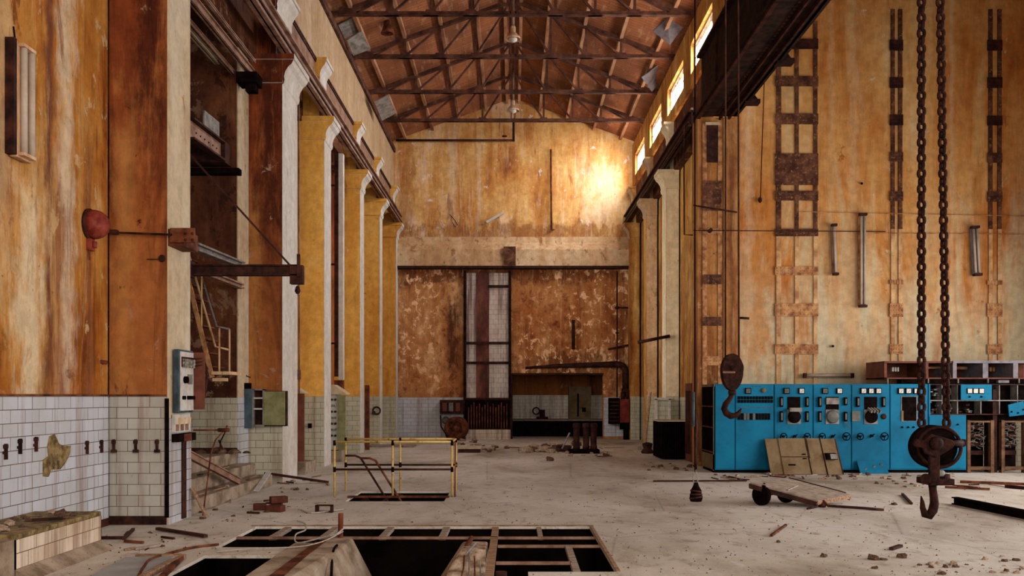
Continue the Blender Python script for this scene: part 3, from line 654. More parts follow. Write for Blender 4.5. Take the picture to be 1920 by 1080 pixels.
for i, x in enumerate((-4.4, -3.3, -2.2, -1.1, -.25, .25, 1.1, 2.2, 3.3, 4.4)):
    mb = MB(); z = ZR-SL*abs(x)-.095; mb.beam((x, 14, z), (x, YB, z), .10, .13)
    o = mb.build('purlin', 'purlin')
    sidew = 'left' if x < 0 else 'right'; order = ['outermost', 'second outermost', 'middle', 'second innermost', 'innermost'][i if x < 0 else 9-i]
    tag(o, '%s roof purlin on the %s slope, running along the hall' % (order, sidew), 'purlin', 'purlins under the roof boards')
# ridge service pipe with pendant lamps
def pendant(D, label, z=12.62):
    t = thing('pendant_lamp', label, 'lamp', (0, D, z), 'pendant lamps under the ridge')
    mb = MB(); mb.cyl((0, D, z+.32), (0, D, ZR-.1), .045, 10); mb.build('stem', 'rail', t)
    mb = MB(); mb.lathe([(.05, .42), (.08, .36), (.08, .22), (.13, .16), (.22, .06), (.24, 0), (.22, 0), (.12, .13), (.02, .15)], (0, D, z), seg=24); mb.build('lamp_shade', 'reflector', t)
    mb = MB(); mb.lathe([(.02, .12), (.09, .07), (.13, .01), (.12, -.03), (.06, -.07), (.01, -.08)], (0, D, z), seg=20); mb.build('bulb_glass', 'white', t)
pendant(27.2, 'nearer white pendant lamp hanging under the roof ridge', 12.45)
pendant(33.7, 'farther white pendant lamp hanging in front of the gable', 12.35)
# conduit up to the ridge in front of the end wall
mb = MB(); mb.tube([W(742, 263, 36.8), W(963, 263, 36.8)], .045, 8); mb.tube([W(963, 265, 36.8), W(963, 222, 36.8)], .05, 8); mb.lathe([(.04, 0), (.11, .02), (.11, .05), (.02, .06)], W(946, 257, 36.8), (0, 0, 1), 10)
tag(mb.build('conduit_pipe', 'dkrust'), 'dark horizontal pipe high on the end wall, turning up towards the ridge', 'pipe')
mb = MB(); mb.tube([W(1033, 280, 37.1), W(1034, 430, 37.1)], .04, 8); mb.lathe([(.04, 0), (.09, .02), (.09, .05), (.02, .06)], W(1036, 432, 37.1), (0, 0, 1), 10)
tag(mb.build('drop_conduit', 'rust'), 'thin brown vertical conduit on the upper end wall, right of centre', 'pipe')
# loose sheets under the roof edge
def sheet(pts, D0, D1, mat, label):
    # pts in pixels at depth D0 and D1 alternately (a bent hanging sheet)
    a, b, c, d = [W(p[0], p[1], q) for p, q in zip(pts, (D0, D0, D1, D1))]
    mb = MB(); n = (b-a).cross(d-a).normalized()*.012
    mb.hexa([a-n, b-n, c-n, d-n, a+n, b+n, c+n, d+n])
    tag(mb.build('roof_sheet', mat), label, 'sheet', 'loose sheets under the roof edges')
sheet([(1252, 33), (1291, 37), (1256, 84), (1224, 58)], 25.6, 26.4, 'lav', 'pale crumpled sheet hanging under the right roof slope near the first window')
sheet([(634, 47), (668, 30), (678, 56), (646, 72)], 25.4, 26.4, 'greym', 'torn pale sheet with dark gaps under the left roof slope, upper one')
sheet([(650, 75), (678, 58), (694, 92), (662, 104)], 25.8, 26.6, 'greym', 'pale rectangular sheet under the left roof slope, below the torn one')
sheet([(702, 190), (728, 178), (742, 212), (716, 226)], 30.0, 31.6, 'greym', 'pale grey sheet under the left roof slope by the farthest truss')
sheet([(1203, 145), (1240, 118), (1247, 140), (1222, 172)], 29.0, 30.6, 'lav', 'creased pale sheet under the right roof slope beside the second window')
# funnel-like cowl
p = W(727, 52, 26.4)
mb = MB(); mb.lathe([(.10, -.1), (.16, -.3), (.20, -.42), (.15, -.42), (.05, .25), (.03, .5)], p+Vector((0, 0, .25)), (0, 0, 1), 16)
tag(mb.build('vent_funnel', 'rust'), 'small brown funnel hanging under the left roof slope', 'vent')

# ================================================================== LEFT SIDE FITTINGS
def XL(px, X): return F_PX*X/(px-CX)      # depth at which plane x=X shows at pixel px
# tube light fitting on the near left wall
da, db = XL(14, WL+.03), XL(60, WL+.1)
za, zb = 5.62, 4.36
t = thing('tube_light', 'large vertical tube light fitting on the stained left wall', 'light fitting', (WL+.06, (da+db)/2, zb))
mb = MB(); mb.box(WL+.02, WL+.10, da+.06, db, zb, za); mb.build('back_box', 'reflector', t, bevel=.008)
mb = MB(); mb.box(WL, WL+.10, da, da+.06, zb+.02, za+.02); mb.build('side_flange', 'dkrust', t)
for k in (0, 1):
    mb = MB(); yy = da+.15+k*.16; mb.cyl((WL+.13, yy, zb+.04), (WL+.13, yy, za-.03), .035, 12); mb.build('tube', 'tubeglass', t)
for z in (zb+.02, za-.05):
    mb = MB(); mb.box(WL+.09, WL+.17, da+.08, db-.04, z, z+.035); mb.build('end_cap', 'reflector', t)
mb = MB(); mb.tube([(WL+.06, da+.1, za), (WL+.04, da+.1, za+.17)], .01, 6); mb.build('cable', 'black', t)
# red alarm bell
t = thing('alarm_bell', 'red domed alarm bell on the left wall beside the corner', 'bell', (WL, 11.75, Z_(421, 11.75)))
c = Vector((WL, 11.75, Z_(421, 11.75)))
mb = MB(); mb.lathe([(.20, 0), (.205, .03), (.19, .05)], c, (1, 0, 0), 24); mb.build('back_ring', 'dkrust', t)
mb = MB(); mb.lathe([(.19, .05), (.187, .11), (.165, .17), (.13, .215), (.08, .245), (.03, .255), (.01, .257)], c, (1, 0, 0), 24); mb.build('dome', 'redbell', t)
mb = MB(); mb.box(WL, WL+.06, 11.68, 11.80, c.z-.34, c.z-.19); mb.cyl((WL+.08, 11.75, c.z-.22), (WL+.08, 11.75, c.z-.30), .03, 8); mb.build('striker', 'redbell', t)
mb = MB(); mb.tube([(WL+.02, 11.72, c.z-.34), (WL+.03, 11.72, c.z-.46)], .012, 6); mb.build('cable', 'redwood', t)
# conduit along the pillar face
mb = MB(); mb.tube([W(200, 434, 12.30), W(214, 436, 12.27), W(322, 440, 12.27)], .016, 6); mb.cyl(W(202, 433, 12.33), W(202, 433, 12.24), .035, 8); mb.box(X_(208, 12.28), X_(220, 12.28), 12.25, 12.33, Z_(439, 12.28), Z_(431, 12.28))
tag(mb.build('conduit', 'dkrust'), 'thin dark conduit crossing the broad left pillar at bell height', 'conduit')
mb = MB(); mb.lathe([(.03, 0), (.03, .02), (.05, .03), (.04, .05)], W(305, 485, 12.35), (0, -1, 0), 12); mb.tube([W(275, 486, 12.32), W(303, 486, 12.32)], .006, 6)
tag(mb.build('wall_hook', 'dkrust'), 'small dark knob on the broad left pillar below the conduit', 'hook')
# bent pipe at the corner
mb = MB(); mb.tube([W(201, 680, 12.15), W(188, 678, 12.1), W(178, 684, 12.05), W(172, 697, 12.0), W(171, 712, 12.0), W(173, 752, 12.0)], .028, 10)
for py in (705, 728, 745): mb.lathe([(.03, 0), (.045, .01), (.045, .04), (.03, .05)], W(172, py, 12.0), (0, 0, 1), 10)
tag(mb.build('bent_pipe', 'redwood'), 'short red-brown bent pipe in the left wall corner above the tiles', 'pipe')
# corroded clips in the tile row
clips = [(8, 846, 'w'), (35, 836, 'w'), (65, 832, 'x'), (161, 838, 'x'), (188, 836, 'x'), (214, 836, 'p'), (255, 836, 'p'), (295, 836, 'p')]
where = {0: 'tile clip at the left edge of the photo', 3: 'first corroded clip right of the broken tile patch', 4: 'corroded clip beside the tiled corner', 5: 'leftmost corroded clip on the broad pillar tiles', 6: 'middle corroded clip on the broad pillar tiles', 7: 'right-hand corroded clip on the broad pillar tiles', 1: 'second corroded clip from the left edge of the photo', 2: 'corroded clip just left of the broken tile patch'}
for i, (px, py, k) in enumerate(clips):
    if k == 'p': p = W(px, py, 12.33)
    else:
        D = XL(px, WL+.01); p = Vector((WL+.01, D, Z_(py, D)))
    mb = MB()
    if k == 'p': mb.box(p.x-.035, p.x+.035, p.y-.03, p.y+.01, p.z-.09, p.z-.05); mb.box(p.x-.012, p.x+.012, p.y-.035, p.y+.01, p.z-.09, p.z+.09); mb.box(p.x-.03, p.x+.02, p.y-.02, p.y+.01, p.z+.03, p.z+.08)
    else: mb.box(p.x, p.x+.03, p.y-.03, p.y+.03, p.z+.03, p.z+.07); mb.box(p.x, p.x+.035, p.y-.012, p.y+.012, p.z-.09, p.z+.08); mb.box(p.x, p.x+.02, p.y-.04, p.y+.01, p.z-.03, p.z)
    tag(mb.build('tile_clip', 'dkrust'), where[i], 'clip', 'corroded clips in the wall tiles')
# tiled plinth
xa, xb, ya, yb, hh = -6.1+.6, -4.73, 7.6, 10.42, .43
t = thing('tiled_plinth', 'low tiled plinth with debris on top at the left edge of the floor', 'plinth', (-5.1, 9, 0))
mb = MB(); mb.box(xa, xb-.012, ya, yb-.012, 0.0, hh-.04); mb.build('core', 'concrete', t)
mb = MB(); mb.box(xa, xb, 8.62, yb, hh-.05, hh); mb.build('top_slab', 'tilehole', t, bevel=.01)
mb = MB(); mb.box(xb-.014, xb, 8.62, yb, .10, hh-.05); mb.box(xa, xb, yb-.012, yb, .1, hh-.05); mb.box(xa, xb, 8.62, 8.634, .10, hh-.05); mb.build('tile_facing', 'tilesoil', t)
mb = MB(); mb.prism([(xb, 0), (xb+.16, 0), (xb, .10)], 'y', 8.62, yb); mb.build('cement_skirt', 'concrete', t)
# three steps
for k, (x, z0, z1) in enumerate(((-4.72, 0, .22), (-5.05, .22, .44), (-5.40, .44, .66))):
    mb = MB(); mb.box(-8.0, x, 13.22, 17.77, z0, z1)
    tag(mb.build('step', 'concrete', bevel=.015), ['lowest broad concrete step between the two left pillars', 'middle concrete step between the two left pillars', 'top concrete step, level with the bay floor'][k], 'step', 'concrete steps into the left bay')
# switch box on the broad pillar
t = thing('switch_box', 'tall grey switch box with its door open on the broad left pillar', 'switch box', (-4.63, 12.8, 1.5))
mb = MB(); mb.box(-4.675, -4.60, 12.48, 13.04, 1.52, 2.40); mb.build('case', 'bluedark', t, bevel=.01)
mb = MB(); mb.box(-4.60, -4.588, 12.52, 13.02, 1.55, 2.37); mb.build('face_plate', 'white', t)
mb = MB(); mb.box(-4.588, -4.575, 12.54, 13.0, 2.16, 2.30); mb.build('fuse_strip', 'dkrust', t)
for i in range(7):
    mb = MB(); mb.box(-4.575, -4.545, 12.56+i*.062, 12.60+i*.062, 2.15+(i%2)*.02, 2.27); mb.build('fuse', 'innards', t)
mb = MB(); mb.cyl((-4.588, 12.66, 1.98), (-4.54, 12.66, 1.98), .05, 14); mb.build('knob', 'black', t)
mb = MB(); mb.box(-4.588, -4.58, 12.78, 12.96, 1.92, 2.06); mb.build('name_plate', 'greym', t)
for i, y in enumerate((12.60, 12.78, 12.87, 12.96)):
    mb = MB(); mb.cyl((-4.588, y, 1.73), (-4.55, y, 1.73), .028, 10); mb.build('knob', 'black', t)
mb = MB(); mb.box(-4.62, -4.44, 13.04, 13.07, 1.56, 2.38); mb.build('door', 'rackred', t)
for dz in (0, .05, .1):
    mb = MB(); mb.tube([(-4.57, 12.95, 2.28-dz), (-4.47, 13.05, 2.30-dz), (-4.42, 13.12, 2.15-dz), (-4.46, 13.12, 1.92-dz*2)], .010, 6); mb.build('loose_wire', 'dkrust', t)
t = thing('meter_board', 'small white board with cable ends below the grey switch box', 'board', (-4.66, 12.8, 1.28))
mb = MB(); mb.box(-4.685, -4.65, 12.46, 13.06, 1.25, 1.50); mb.build('board', 'white', t)
for i in range(6):
    mb = MB(); mb.box(-4.65, -4.62, 12.5+i*.09, 12.55+i*.09, 1.27+(i%2)*.09, 1.36+(i%2)*.09); mb.build('terminal', 'beamcream' if i % 2 else 'rail', t)
t = thing('terminal_box', 'small orange and black terminal box on the broad left pillar', 'terminal box', (-4.64, 12.8, 1.1))
mb = MB(); mb.box(-4.685, -4.58, 12.44, 13.1, 1.12, 1.23); mb.build('case', 'black', t)
mb = MB(); mb.box(-4.58, -4.572, 12.62, 12.9, 1.125, 1.225); mb.build('cover', 'redwood', t); 
mb = MB(); mb.tube([(-4.62, 13.1, 1.26), (-4.2, 13.16, 1.26)], .014, 6); mb.cyl((-4.28, 13.15, 1.26), (-4.12, 13.165, 1.26), .028, 8); mb.build('side_lever', 'rust', t)
mb = MB(); mb.box(-4.685, -4.66, 12.80, 12.94, .02, 1.12); tag(mb.build('cable_channel', 'dkrust'), 'dark cable channel running down the broad left pillar to the floor', 'channel')
# rusty bolted bracket with sloping flat beams into the bay
D = 12.45
t = thing('bolted_bracket', 'rusty bolted bracket high on the edge of the broad left pillar', 'bracket', (-4.6, D, Z_(462, D)))
mb = MB(); mb.box(X_(326, D), X_(372, D), 12.30, 12.345, Z_(458, D), Z_(431, D)); mb.build('plate', 'rust', t, bevel=.004)
mb = MB(); mb.box(-4.70, X_(350, D), 12.348, 12.9, Z_(463, D), Z_(429, D)-.02); mb.build('cheek', 'rust', t)
for px in (348, 361):
    for py in (438, 450):
        mb = MB(); mb.lathe([(.02, 0), (.02, .012), (.006, .018)], W(px, py, 12.30), (0, -1, 0), 6); mb.build('bolt', 'dkrust', t)
mb = MB(); mb.ibeam(W(362, 462, 13.4)+Vector((0, 0, 0)), W(452, 497, 17.74), .16, .12, .03, .02)
tag(mb.build('tie_beam', 'greym'), 'pale flat steel beam running from the bolted bracket back into the bay', 'beam')
mb = MB(); mb.ibeam(W(368, 505, 13.9), W(452, 537, 17.74), .13, .10, .03, .02)
tag(mb.build('tie_beam', 'rail'), 'pale steel beam just under the dark jib arm, going back into the bay', 'beam')
# black jib arm with stay rod
D = 13.6
t = thing('jib_arm', 'dark brown steel jib arm with a diagonal stay rod, reaching across the left bay', 'jib crane', W(358, 507, D))
mb = MB(); mb.ibeam(W(345, 507, D), W(560, 507, D), .12, .165, .02, .03); mb.build('arm', 'dkrust', t)
mb = MB(); mb.box(X_(545, D), X_(569, D), D-.06, D+.06, Z_(533, D), Z_(498, D)); mb.box(X_(559, D), X_(565, D), D-.09, D-.06, Z_(520, D), Z_(478, D)); mb.build('trolley_block', 'dkrust', t)
mb = MB(); mb.lathe([(.02, 0), (.045, .04), (.03, .1), (.015, .12)], W(558, 551, D), (0, 0, 1), 8); mb.build('hanging_ring', 'dkrust', t)
for off in (0, .05):
    mb = MB(); mb.beam(W(345, 278, D)+Vector((0, off, 0)), W(543, 497, D)+Vector((0, off, 0)), .018, .025); mb.build('stay_rod', 'dkrust', t)
mb = MB(); mb.box(-4.86, -4.80, 13.2, 13.7, Z_(520, D), Z_(490, D)); mb.box(-4.98, -4.88, 13.2, 13.7, Z_(290, D), Z_(260, D)); mb.build('wall_bearing', 'dkrust', t)
# dark cross pipe in the bay
mb = MB(); mb.box(X_(340, 17.6), X_(447, 17.6), 17.62, 17.81, Z_(325, 17.6), Z_(314, 17.6)); tag(mb.build('cross_bar', 'black'), 'black horizontal bar across the dark bay behind the stay rod', 'bar')
# overhead beams inside the bay
for X, z, w_, h_, ya, yb, mat, lab in ((-5.15, 8.12, .10, .16, 13.3, 17.9, 'rail', 'top channel beam high inside the left bay'), (-5.05, 8.28, .06, .06, 13.3, 17.7, 'rail', 'thin rail above the top channel beam in the left bay'),
    (-5.42, 8.02, .06, .09, 13.4, 17.6, 'rail', 'middle thin beam high inside the left bay'), (-5.78, 8.28, .10, .11, 13.4, 17.7, 'cream', 'lowest pale beam high inside the left bay')):
    mb = MB(); mb.ibeam((X, ya, z), (X, yb, z), w_, h_, .02, .02); tag(mb.build('bay_beam', mat), lab, 'beam', 'beams high inside the left bay')
mb = MB(); mb.box(-5.35, -4.95, 17.5, 17.9, 7.82, 8.02); mb.box(-5.2, -5.0, 17.6, 17.8, 7.68, 7.82)
tag(mb.build('beam_shoe', 'black'), 'black beam shoe under the end of the top channel beam at the bay corner', 'shoe')
t = thing('perforated_channel', 'short perforated steel channel sticking out inside the left bay', 'channel', W(400, 270, 17))
a, b = W(352, 240, 15.6), W(412, 284, 17.4)
mb = MB(); mb.beam(a, b, .04, .34); mb.build('web', 'rail', t)
for o_ in (.17, -.17):
    mb = MB(); mb.beam(a+Vector((.05, 0, o_)), b+Vector((.05, 0, o_)), .14, .035); mb.build('flange', 'dkrust', t)
a2, b2 = W(382, 228, 16.6), W(410, 250, 17.4)
mb = MB(); mb.beam(a2, b2, .03, .42); mb.build('splice_plate', 'greym', t)
for i in range(6):
    p = a.lerp(b, .2+.13*i); mb = MB(); mb.lathe([(.02, 0), (.014, .012)], p+Vector((.02, 0, 0)), (1, -.3, 0), 6); mb.build('rivet', 'black', t)
mb = MB(); mb.box(-6.35, b.x+.1, 17.4, 17.78, b.z-.2, b.z+.2); mb.build('wall_plate', 'dkrust', t)
# broken-off steel stair in the bay
t = thing('hanging_stair', 'broken steel stair with cream handrails hanging in the left bay', 'stair', W(400, 705, 16.5))
for off in (0, .6):
    D = 16.2+off
    mb = MB(); mb.beam(W(340, 470, D), W(398, 708, D), .04, .075, (0, 1, 0) if False else (0, 0, 1)); mb.build('stringer', 'plateold', t)
    k = off/.6
    hr = [W(352+k*10, 470, D), W(378+k*16, 560+k*20, D), W(404+k*6, 650-k*45, D), W(430, 656-k*40, D)]
    mb = MB(); mb.tube([hr[0], hr[2], hr[3]] if k == 0 else [W(375, 510, D), W(406, 612, D), W(430, 617, D)], .02, 8); mb.build('handrail', 'beamcream' if k == 0 else 'greym', t)
    mb = MB(); mb.tube([W(430, 617, D), W(430, 700, D)], .018, 8); mb.tube([W(411, 615, D), W(411, 700, D)], .018, 8); mb.build('guard_post', 'beamcream', t)
mb = MB(); mb.box(X_(398, 16.2), X_(432, 16.2), 16.15, 16.85, Z_(703, 16.4), Z_(697, 16.4)); mb.box(X_(400, 16.2), X_(428, 16.2), 16.15, 16.19, Z_(715, 16.2), Z_(709, 16.2)); mb.build('landing', 'beamcream', t)
for i in range(9):
    f = (i+.5)/9.3; p = W(340, 470, 16.2).lerp(W(398, 708, 16.2), f); mb = MB(); mb.box(p.x-.05, p.x+.08, 16.2, 16.8, p.z-.012, p.z+.012); mb.build('tread', 'rust', t)
mb = MB(); mb.tube([W(378, 500, 16.2), W(378, 612, 16.2)], .014, 6); mb.build('hanger_rod', 'yellow', t)
mb = MB(); mb.box(X_(345, 16.8), X_(352, 16.8), 16.8, 17.78, Z_(560, 16.8), Z_(545, 16.8)); mb.build('wall_stub', 'rust', t)
# leaning steel angle and boards at the steps
def plank(a, b, w_, h_, mat, label, cat='plank', name='plank', up=(0, 0, 1), group=None):
    mb = MB(); mb.beam(a, b, w_, h_, up); return tag(mb.build(name, mat), label, cat, group)
mb = MB(); a, b = W(352, 850, 13.6), W(452, 906, 16.0)
a = Vector((-4.86, 13.5, .90)); b = Vector((-4.78, 15.85, .26))
mb.ibeam(a, b, .07, .12, .02, .02); tag(mb.build('steel_beam', 'rail'), 'rusty steel beam leaning down over the steps from the broad pillar', 'beam')
plank((-4.60, 16.25, .06), (-4.72, 17.5, .28), .10, .02, 'white', 'white board leaning on the lowest step by the second pillar', name='board')
a = G(497, 887, .2); b = G(615, 904, .03); plank(a, b, .10, .04, 'dkrust', 'long dark plank lying from the steps out onto the floor')
a = G(295, 991, .03); b = G(386, 1005, .03); plank(a, b, .055, .035, 'dkrust', 'dark narrow plank lying flat in front of the broad pillar')
plank(Vector((-4.66, 13.15, .42)), Vector((-4.42, 13.1, .0)), .07, .02, 'wood', 'short wooden offcut leaning against the foot of the broad pillar')
mb = MB(); mb.tube([(-4.55, 13.3, .0), (-4.58, 13.6, .5), (-4.7, 14.1, .86), (-4.76, 14.5, 1.05), (-4.72, 15.0, 1.25)], .012, 6)
tag(mb.build('bent_rod', 'rust'), 'thin bent rod standing up beside the leaning steel beam', 'rod')
mb = MB(); mb.tube([W(412, 845, 17.2), W(414, 826, 17.2), W(420, 815, 17.2), W(426, 798, 17.2)], .014, 6); mb.tube([W(418, 843, 17.2), W(410, 825, 17.2)], .016, 6)
tag(mb.build('twisted_bar', 'dkrust'), 'twisted dark bar sticking up on the top step in front of the bay tiles', 'rod')
mb = MB(); 
for a_, r_ in ((0, .20), (.28, .14), (-.3, .12), (.5, .08)): mb.lathe([(r_, 0), (r_*.9, r_*.25), (r_*.5, r_*.5), (.01, r_*.6)], (-5.65+a_*1.1, 17.35, .66), (0, 0, 1), 9)
tag(mb.build('rubble_heap', 'darkrubble'), 'dark heap of rubble on the top step against the bay tiles', 'rubble')
# cabinet on second pillar
D = 18.42
t = thing('wall_cabinet', 'wall cabinet with open slate-blue door and olive door on the second left pillar', 'cabinet', W(500, 797, D))
mb = MB(); x0, x1 = X_(476, D), X_(497, D)
mb.box(x0, x0+.02, D-.12, D+.08, Z_(796, D), Z_(730, D)); mb.box(x1-.02, x1, D-.12, D+.08, Z_(796, D), Z_(730, D)); mb.box(x0, x1, D+.05, D+.08, Z_(796, D), Z_(730, D)); mb.box(x0, x1, D-.12, D+.08, Z_(800, D), Z_(796, D)); mb.box(x0, x1, D-.12, D+.08, Z_(732, D), Z_(729, D)); mb.build('case', 'greym', t)
for py in (745, 765):
    mb = MB(); mb.box(x0, x1, D-.1, D+.05, Z_(py+3, D), Z_(py, D)); mb.build('shelf', 'white', t)
mb = MB(); mb.box(x0+.02, x1-.02, D+.03, D+.05, Z_(796, D), Z_(732, D)); mb.build('back', 'dkrust', t)
mb = MB(); mb.box(X_(447, D-.2), X_(473, D-.2), D-.24, D-.2, Z_(803, D-.2), Z_(729, D-.2)); f = mb.build('blue_door', 'bluedark', t, bevel=.006); f['label'] = 'slate-blue cabinet door'
mb = MB(); mb.box(X_(473, D-.2), x0+.01, D-.22, D-.02, Z_(800, D), Z_(731, D)); mb.build('hinge_strip', 'greym', t)
mb = MB(); mb.box(x1, X_(536, D), D-.10, D-.05, Z_(797, D), Z_(734, D)); f = mb.build('olive_door', 'green', t, bevel=.006); f['label'] = 'olive green cabinet door'
mb = MB(); mb.box(x1-.01, X_(538, D), D-.05, D+.08, Z_(799, D), Z_(733, D)); mb.build('side_case', 'dkrust', t)
mb = MB(); mb.box(X_(450, D-.2), X_(469, D-.2), D-.23, D-.1, Z_(729, D-.2), Z_(718, D-.2)); mb.build('cable_gland', 'black', t)
mb = MB(); mb.tube([W(445, 706, D), W(458, 703, D-.1), W(470, 708, D-.1)], .012, 6); mb.cyl(W(452, 718, D-.12), W(452, 700, D-.12), .018, 6); mb.build('tap', 'dkrust', t)
# pipe on pillar 2 and rusty end
D = 20.2
mb = MB(); mb.tube([W(560, 150, D), W(561, 738, D)], .02, 8); mb.box(X_(557, D), X_(563, D), 19.74, D, 4.0, 4.04); mb.box(X_(558, D), X_(564, D), D-.02, D+.02, Z_(712, D), Z_(693, D))
tag(mb.build('down_pipe', 'rail'), 'thin vertical pipe in the gap behind the second left pillar', 'pipe')
# white square flue between pillars 3 and 4
D = 25.2
t = thing('square_flue', 'white square downpipe with dark red edge behind the third left pillar', 'pipe', W(634, 715, D))
xx = X_(636, D)
mb = MB(); mb.box(xx-.02, X_(643, D), D, D+.22, Z_(712, D), 8.5); mb.build('casing', 'whitep', t)
mb = MB()
for z in (3.2, 5.4, 7.6): mb.box(WL, xx, D+.05, D+.1, z, z+.05)
mb.build('wall_bracket', 'dkrust', t)
mb = MB(); mb.box(X_(627, D), xx-.02, D-.01, D+.05, Z_(706, D), 8.5); mb.build('red_edge', 'dkrust', t)
mb = MB(); mb.box(X_(627, D), X_(643, D), D-.03, D+.2, Z_(735, D), Z_(713, D)); mb.build('outlet', 'rust', t)
# brown door leaf and its little roof past pillar 2
D = 20.4
t = thing('door_leaf', 'narrow brown door leaf standing open behind the second left pillar', 'door', G(565, 868))
mb = MB(); mb.box(X_(558, D), X_(570, D), D, D+.06, .28, Z_(738, D)); mb.build('leaf', 'rackred', t)
mb = MB(); mb.prism([(X_(557, D), Z_(736, D)), (X_(575, D), Z_(738, D)), (X_(557, D), Z_(728, D))], 'y', D-.1, D+.4); mb.build('hood', 'cream', t)
mb = MB(); mb.box(X_(556, D), X_(575, D), D-.15, D+.9, 0, .26); mb.build('sill', 'concrete', t)
# open fuse cupboard past pillar 3
D = 24.2
t = thing('fuse_cupboard', 'open fuse cupboard under a pale sloping hood beside the third left pillar', 'cupboard', W(632, 848, D))
mb = MB(); mb.box(X_(619, D), X_(634, D), D+.02, D+.4, .32, 1.80); mb.build('back_panel', 'white', t)
mb = MB(); mb.prism([(X_(617, D), 1.80), (X_(650, D), 1.80), (X_(649, D), 1.84), (X_(626, D), 2.06), (X_(617, D), 2.06)], 'y', D-.15, D+.5); mb.build('hood', 'cream', t)
for i in range(7):
    mb = MB(); z = 1.66-i*.16; mb.cyl((X_(622, D), D+.02, z), (X_(622, D), D-.05, z), .03, 8); mb.cyl((X_(629, D), D+.02, z), (X_(629, D), D-.05, z), .03, 8); mb.build('fuse', 'innards' if i % 2 else 'dkrust', t)
mb = MB(); mb.box(X_(634, D), X_(648, D), D-.05, D, .32, 1.78); f = mb.build('door', 'green', t); f['label'] = 'pale green cupboard door'
mb = MB(); mb.box(X_(617, D), X_(640, D), D-.1, D+.5, 0, .30); mb.build('base', 'concrete', t)
mb = MB(); mb.box(X_(684, 29.5), X_(692, 29.5), 29.5, 29.6, 0.0, Z_(722, 29.5)); tag(mb.build('red_board', 'redwood'), 'narrow upright red-brown board between far left pillars', 'board')
t = thing('valve_wheel', 'small dark valve on the tiles between far left pillars', 'valve', W(704, 772, 31.9))
mb = MB(); mb.torus(W(706, 770, 31.85), .13, .03, (0, 1, 0), 14); mb.build('wheel', 'dkrust', t)
mb = MB(); mb.cyl(W(701, 774, 31.98), W(701, 774, 31.75), .07, 8); mb.build('body', 'dkrust', t)
mb = MB(); mb.box(-5.0, -3.4, 31.0, 31.9, 0, .06); tag(mb.build('floor_sill', 'concrete'), 'flat pale kerb slab on the floor by the far left pillars', 'kerb')
mb = MB(); mb.box(X_(577, 22.5), X_(583, 22.5), 22.52, 22.6, Z_(803, 22.5), Z_(794, 22.5)); tag(mb.build('wall_switch', 'black'), 'small black switch on the tiles of the third left pillar', 'switch')

# ================================================================== END WALL FITTINGS
D = YB-.05
t = thing('tiled_shaft', 'tall rust-streaked tiled shaft between steel channels on the end wall', 'shaft', (-1.0, D, 0))
mb = MB(); mb.box(X_(874, D), X_(955, D), D-.03, YB, 1.65, Z_(512, D)); mb.build('tile_facing', 'tilerust', t)
M['ruststain'] = mottled('rust_curtain', (.05, .010, .008), (.11, .028, .018), (.20, .07, .04), 2.5, .9, 0, (1, 1, .4))
mb = MB(); mb.box(X_(893, D), X_(917, D), D-.07, D-.03, Z_(746, D), Z_(512, D)); mb.build('rusted_flue_strip', 'ruststain', t)
for px in (872, 956):
    mb = MB(); mb.ibeam((X_(px, D), D-.10, .3), (X_(px, D), D-.10, Z_(508, D)), .12, .14, .02, .03, (0, 1, 0)); mb.build('channel', 'dkrust', t)
for py in (537, 643, 680, 748):
    mb = MB(); mb.box(X_(873 if py > 540 else 916, D), X_(955, D), D-.12, D-.05, Z_(py+3, D), Z_(py-2, D)); mb.build('cross_bar', 'dkrust', t)
mb = MB(); mb.box(X_(872, D), X_(956, D), D-.18, YB, .42, 1.60); mb.build('grille_back', 'black', t)
for i in range(15):
    x = X_(878+i*5.1, D); mb = MB(); mb.box(x, x+.045, D-.24, D-.18, .45, 1.30+(i*7 % 5)*.05); mb.build('slat', 'rust' if i % 3 else 'redwood', t)
mb = MB(); mb.box(X_(868, D), X_(957, D), D-.45, YB, 0, .40); mb.build('plinth', 'tilesoil', t)
# box on cream beam
mb = MB(); mb.box(X_(944, 36.7), X_(967, 36.7), 36.72, 36.86, Z_(499, 36.7), Z_(462, 36.7)); tag(mb.build('beam_box', 'purple'), 'dark purple-brown plate on the cream beam of the end wall', 'plate')
# pipe over the doorway
D = 36.85
mb = MB(); pts = [W(985, 690, D), W(1050, 686, D), W(1157, 683, D)]+[W(1159+14*math.sin(a), 697-14*math.cos(a), D) for a in (.3, .7, 1.1, 1.5)]+[W(1173, 730, D)]
mb.tube(pts, [.05, .09, .13, .13, .13, .13, .13, .13], 12); mb.cyl(W(1173, 728, D), W(1173, 744, D), .17, 14)
tag(mb.build('exhaust_pipe', 'dkrust'), 'thick dark pipe running over the doorway and bending down to the red box', 'pipe')
for px, py0, py1, r_, lab in ((1157, 508, 745, .03, 'thin dark pipe down the right part of the end wall'), (1192, 470, 690, .05, 'dark vertical pipe in the right corner of the end wall'), (1075, 600, 655, .07, 'short dark vertical duct on the blistered end wall')):
    mb = MB(); mb.tube([W(px, py0, D), W(px, py1, D)], r_, 8); mb.lathe([(.03, 0), (.07, .03), (.07, .08), (.03, .1)], W(px, (py0+py1)/2, D), (0, 0, 1), 8)
    tag(mb.build('wall_pipe', 'dkrust'), lab, 'pipe')
mb = MB(); mb.tube([W(1157, 577, D), W(1178, 577, D)], .03, 8); mb.lathe([(.03, 0), (.09, .03), (.09, .1), (.03, .13)], W(1157, 580, D), (0, 0, 1), 10); tag(mb.build('branch_pipe', 'dkrust'), 'short horizontal branch pipe near the right corner of the end wall', 'pipe')
D2 = 27.6
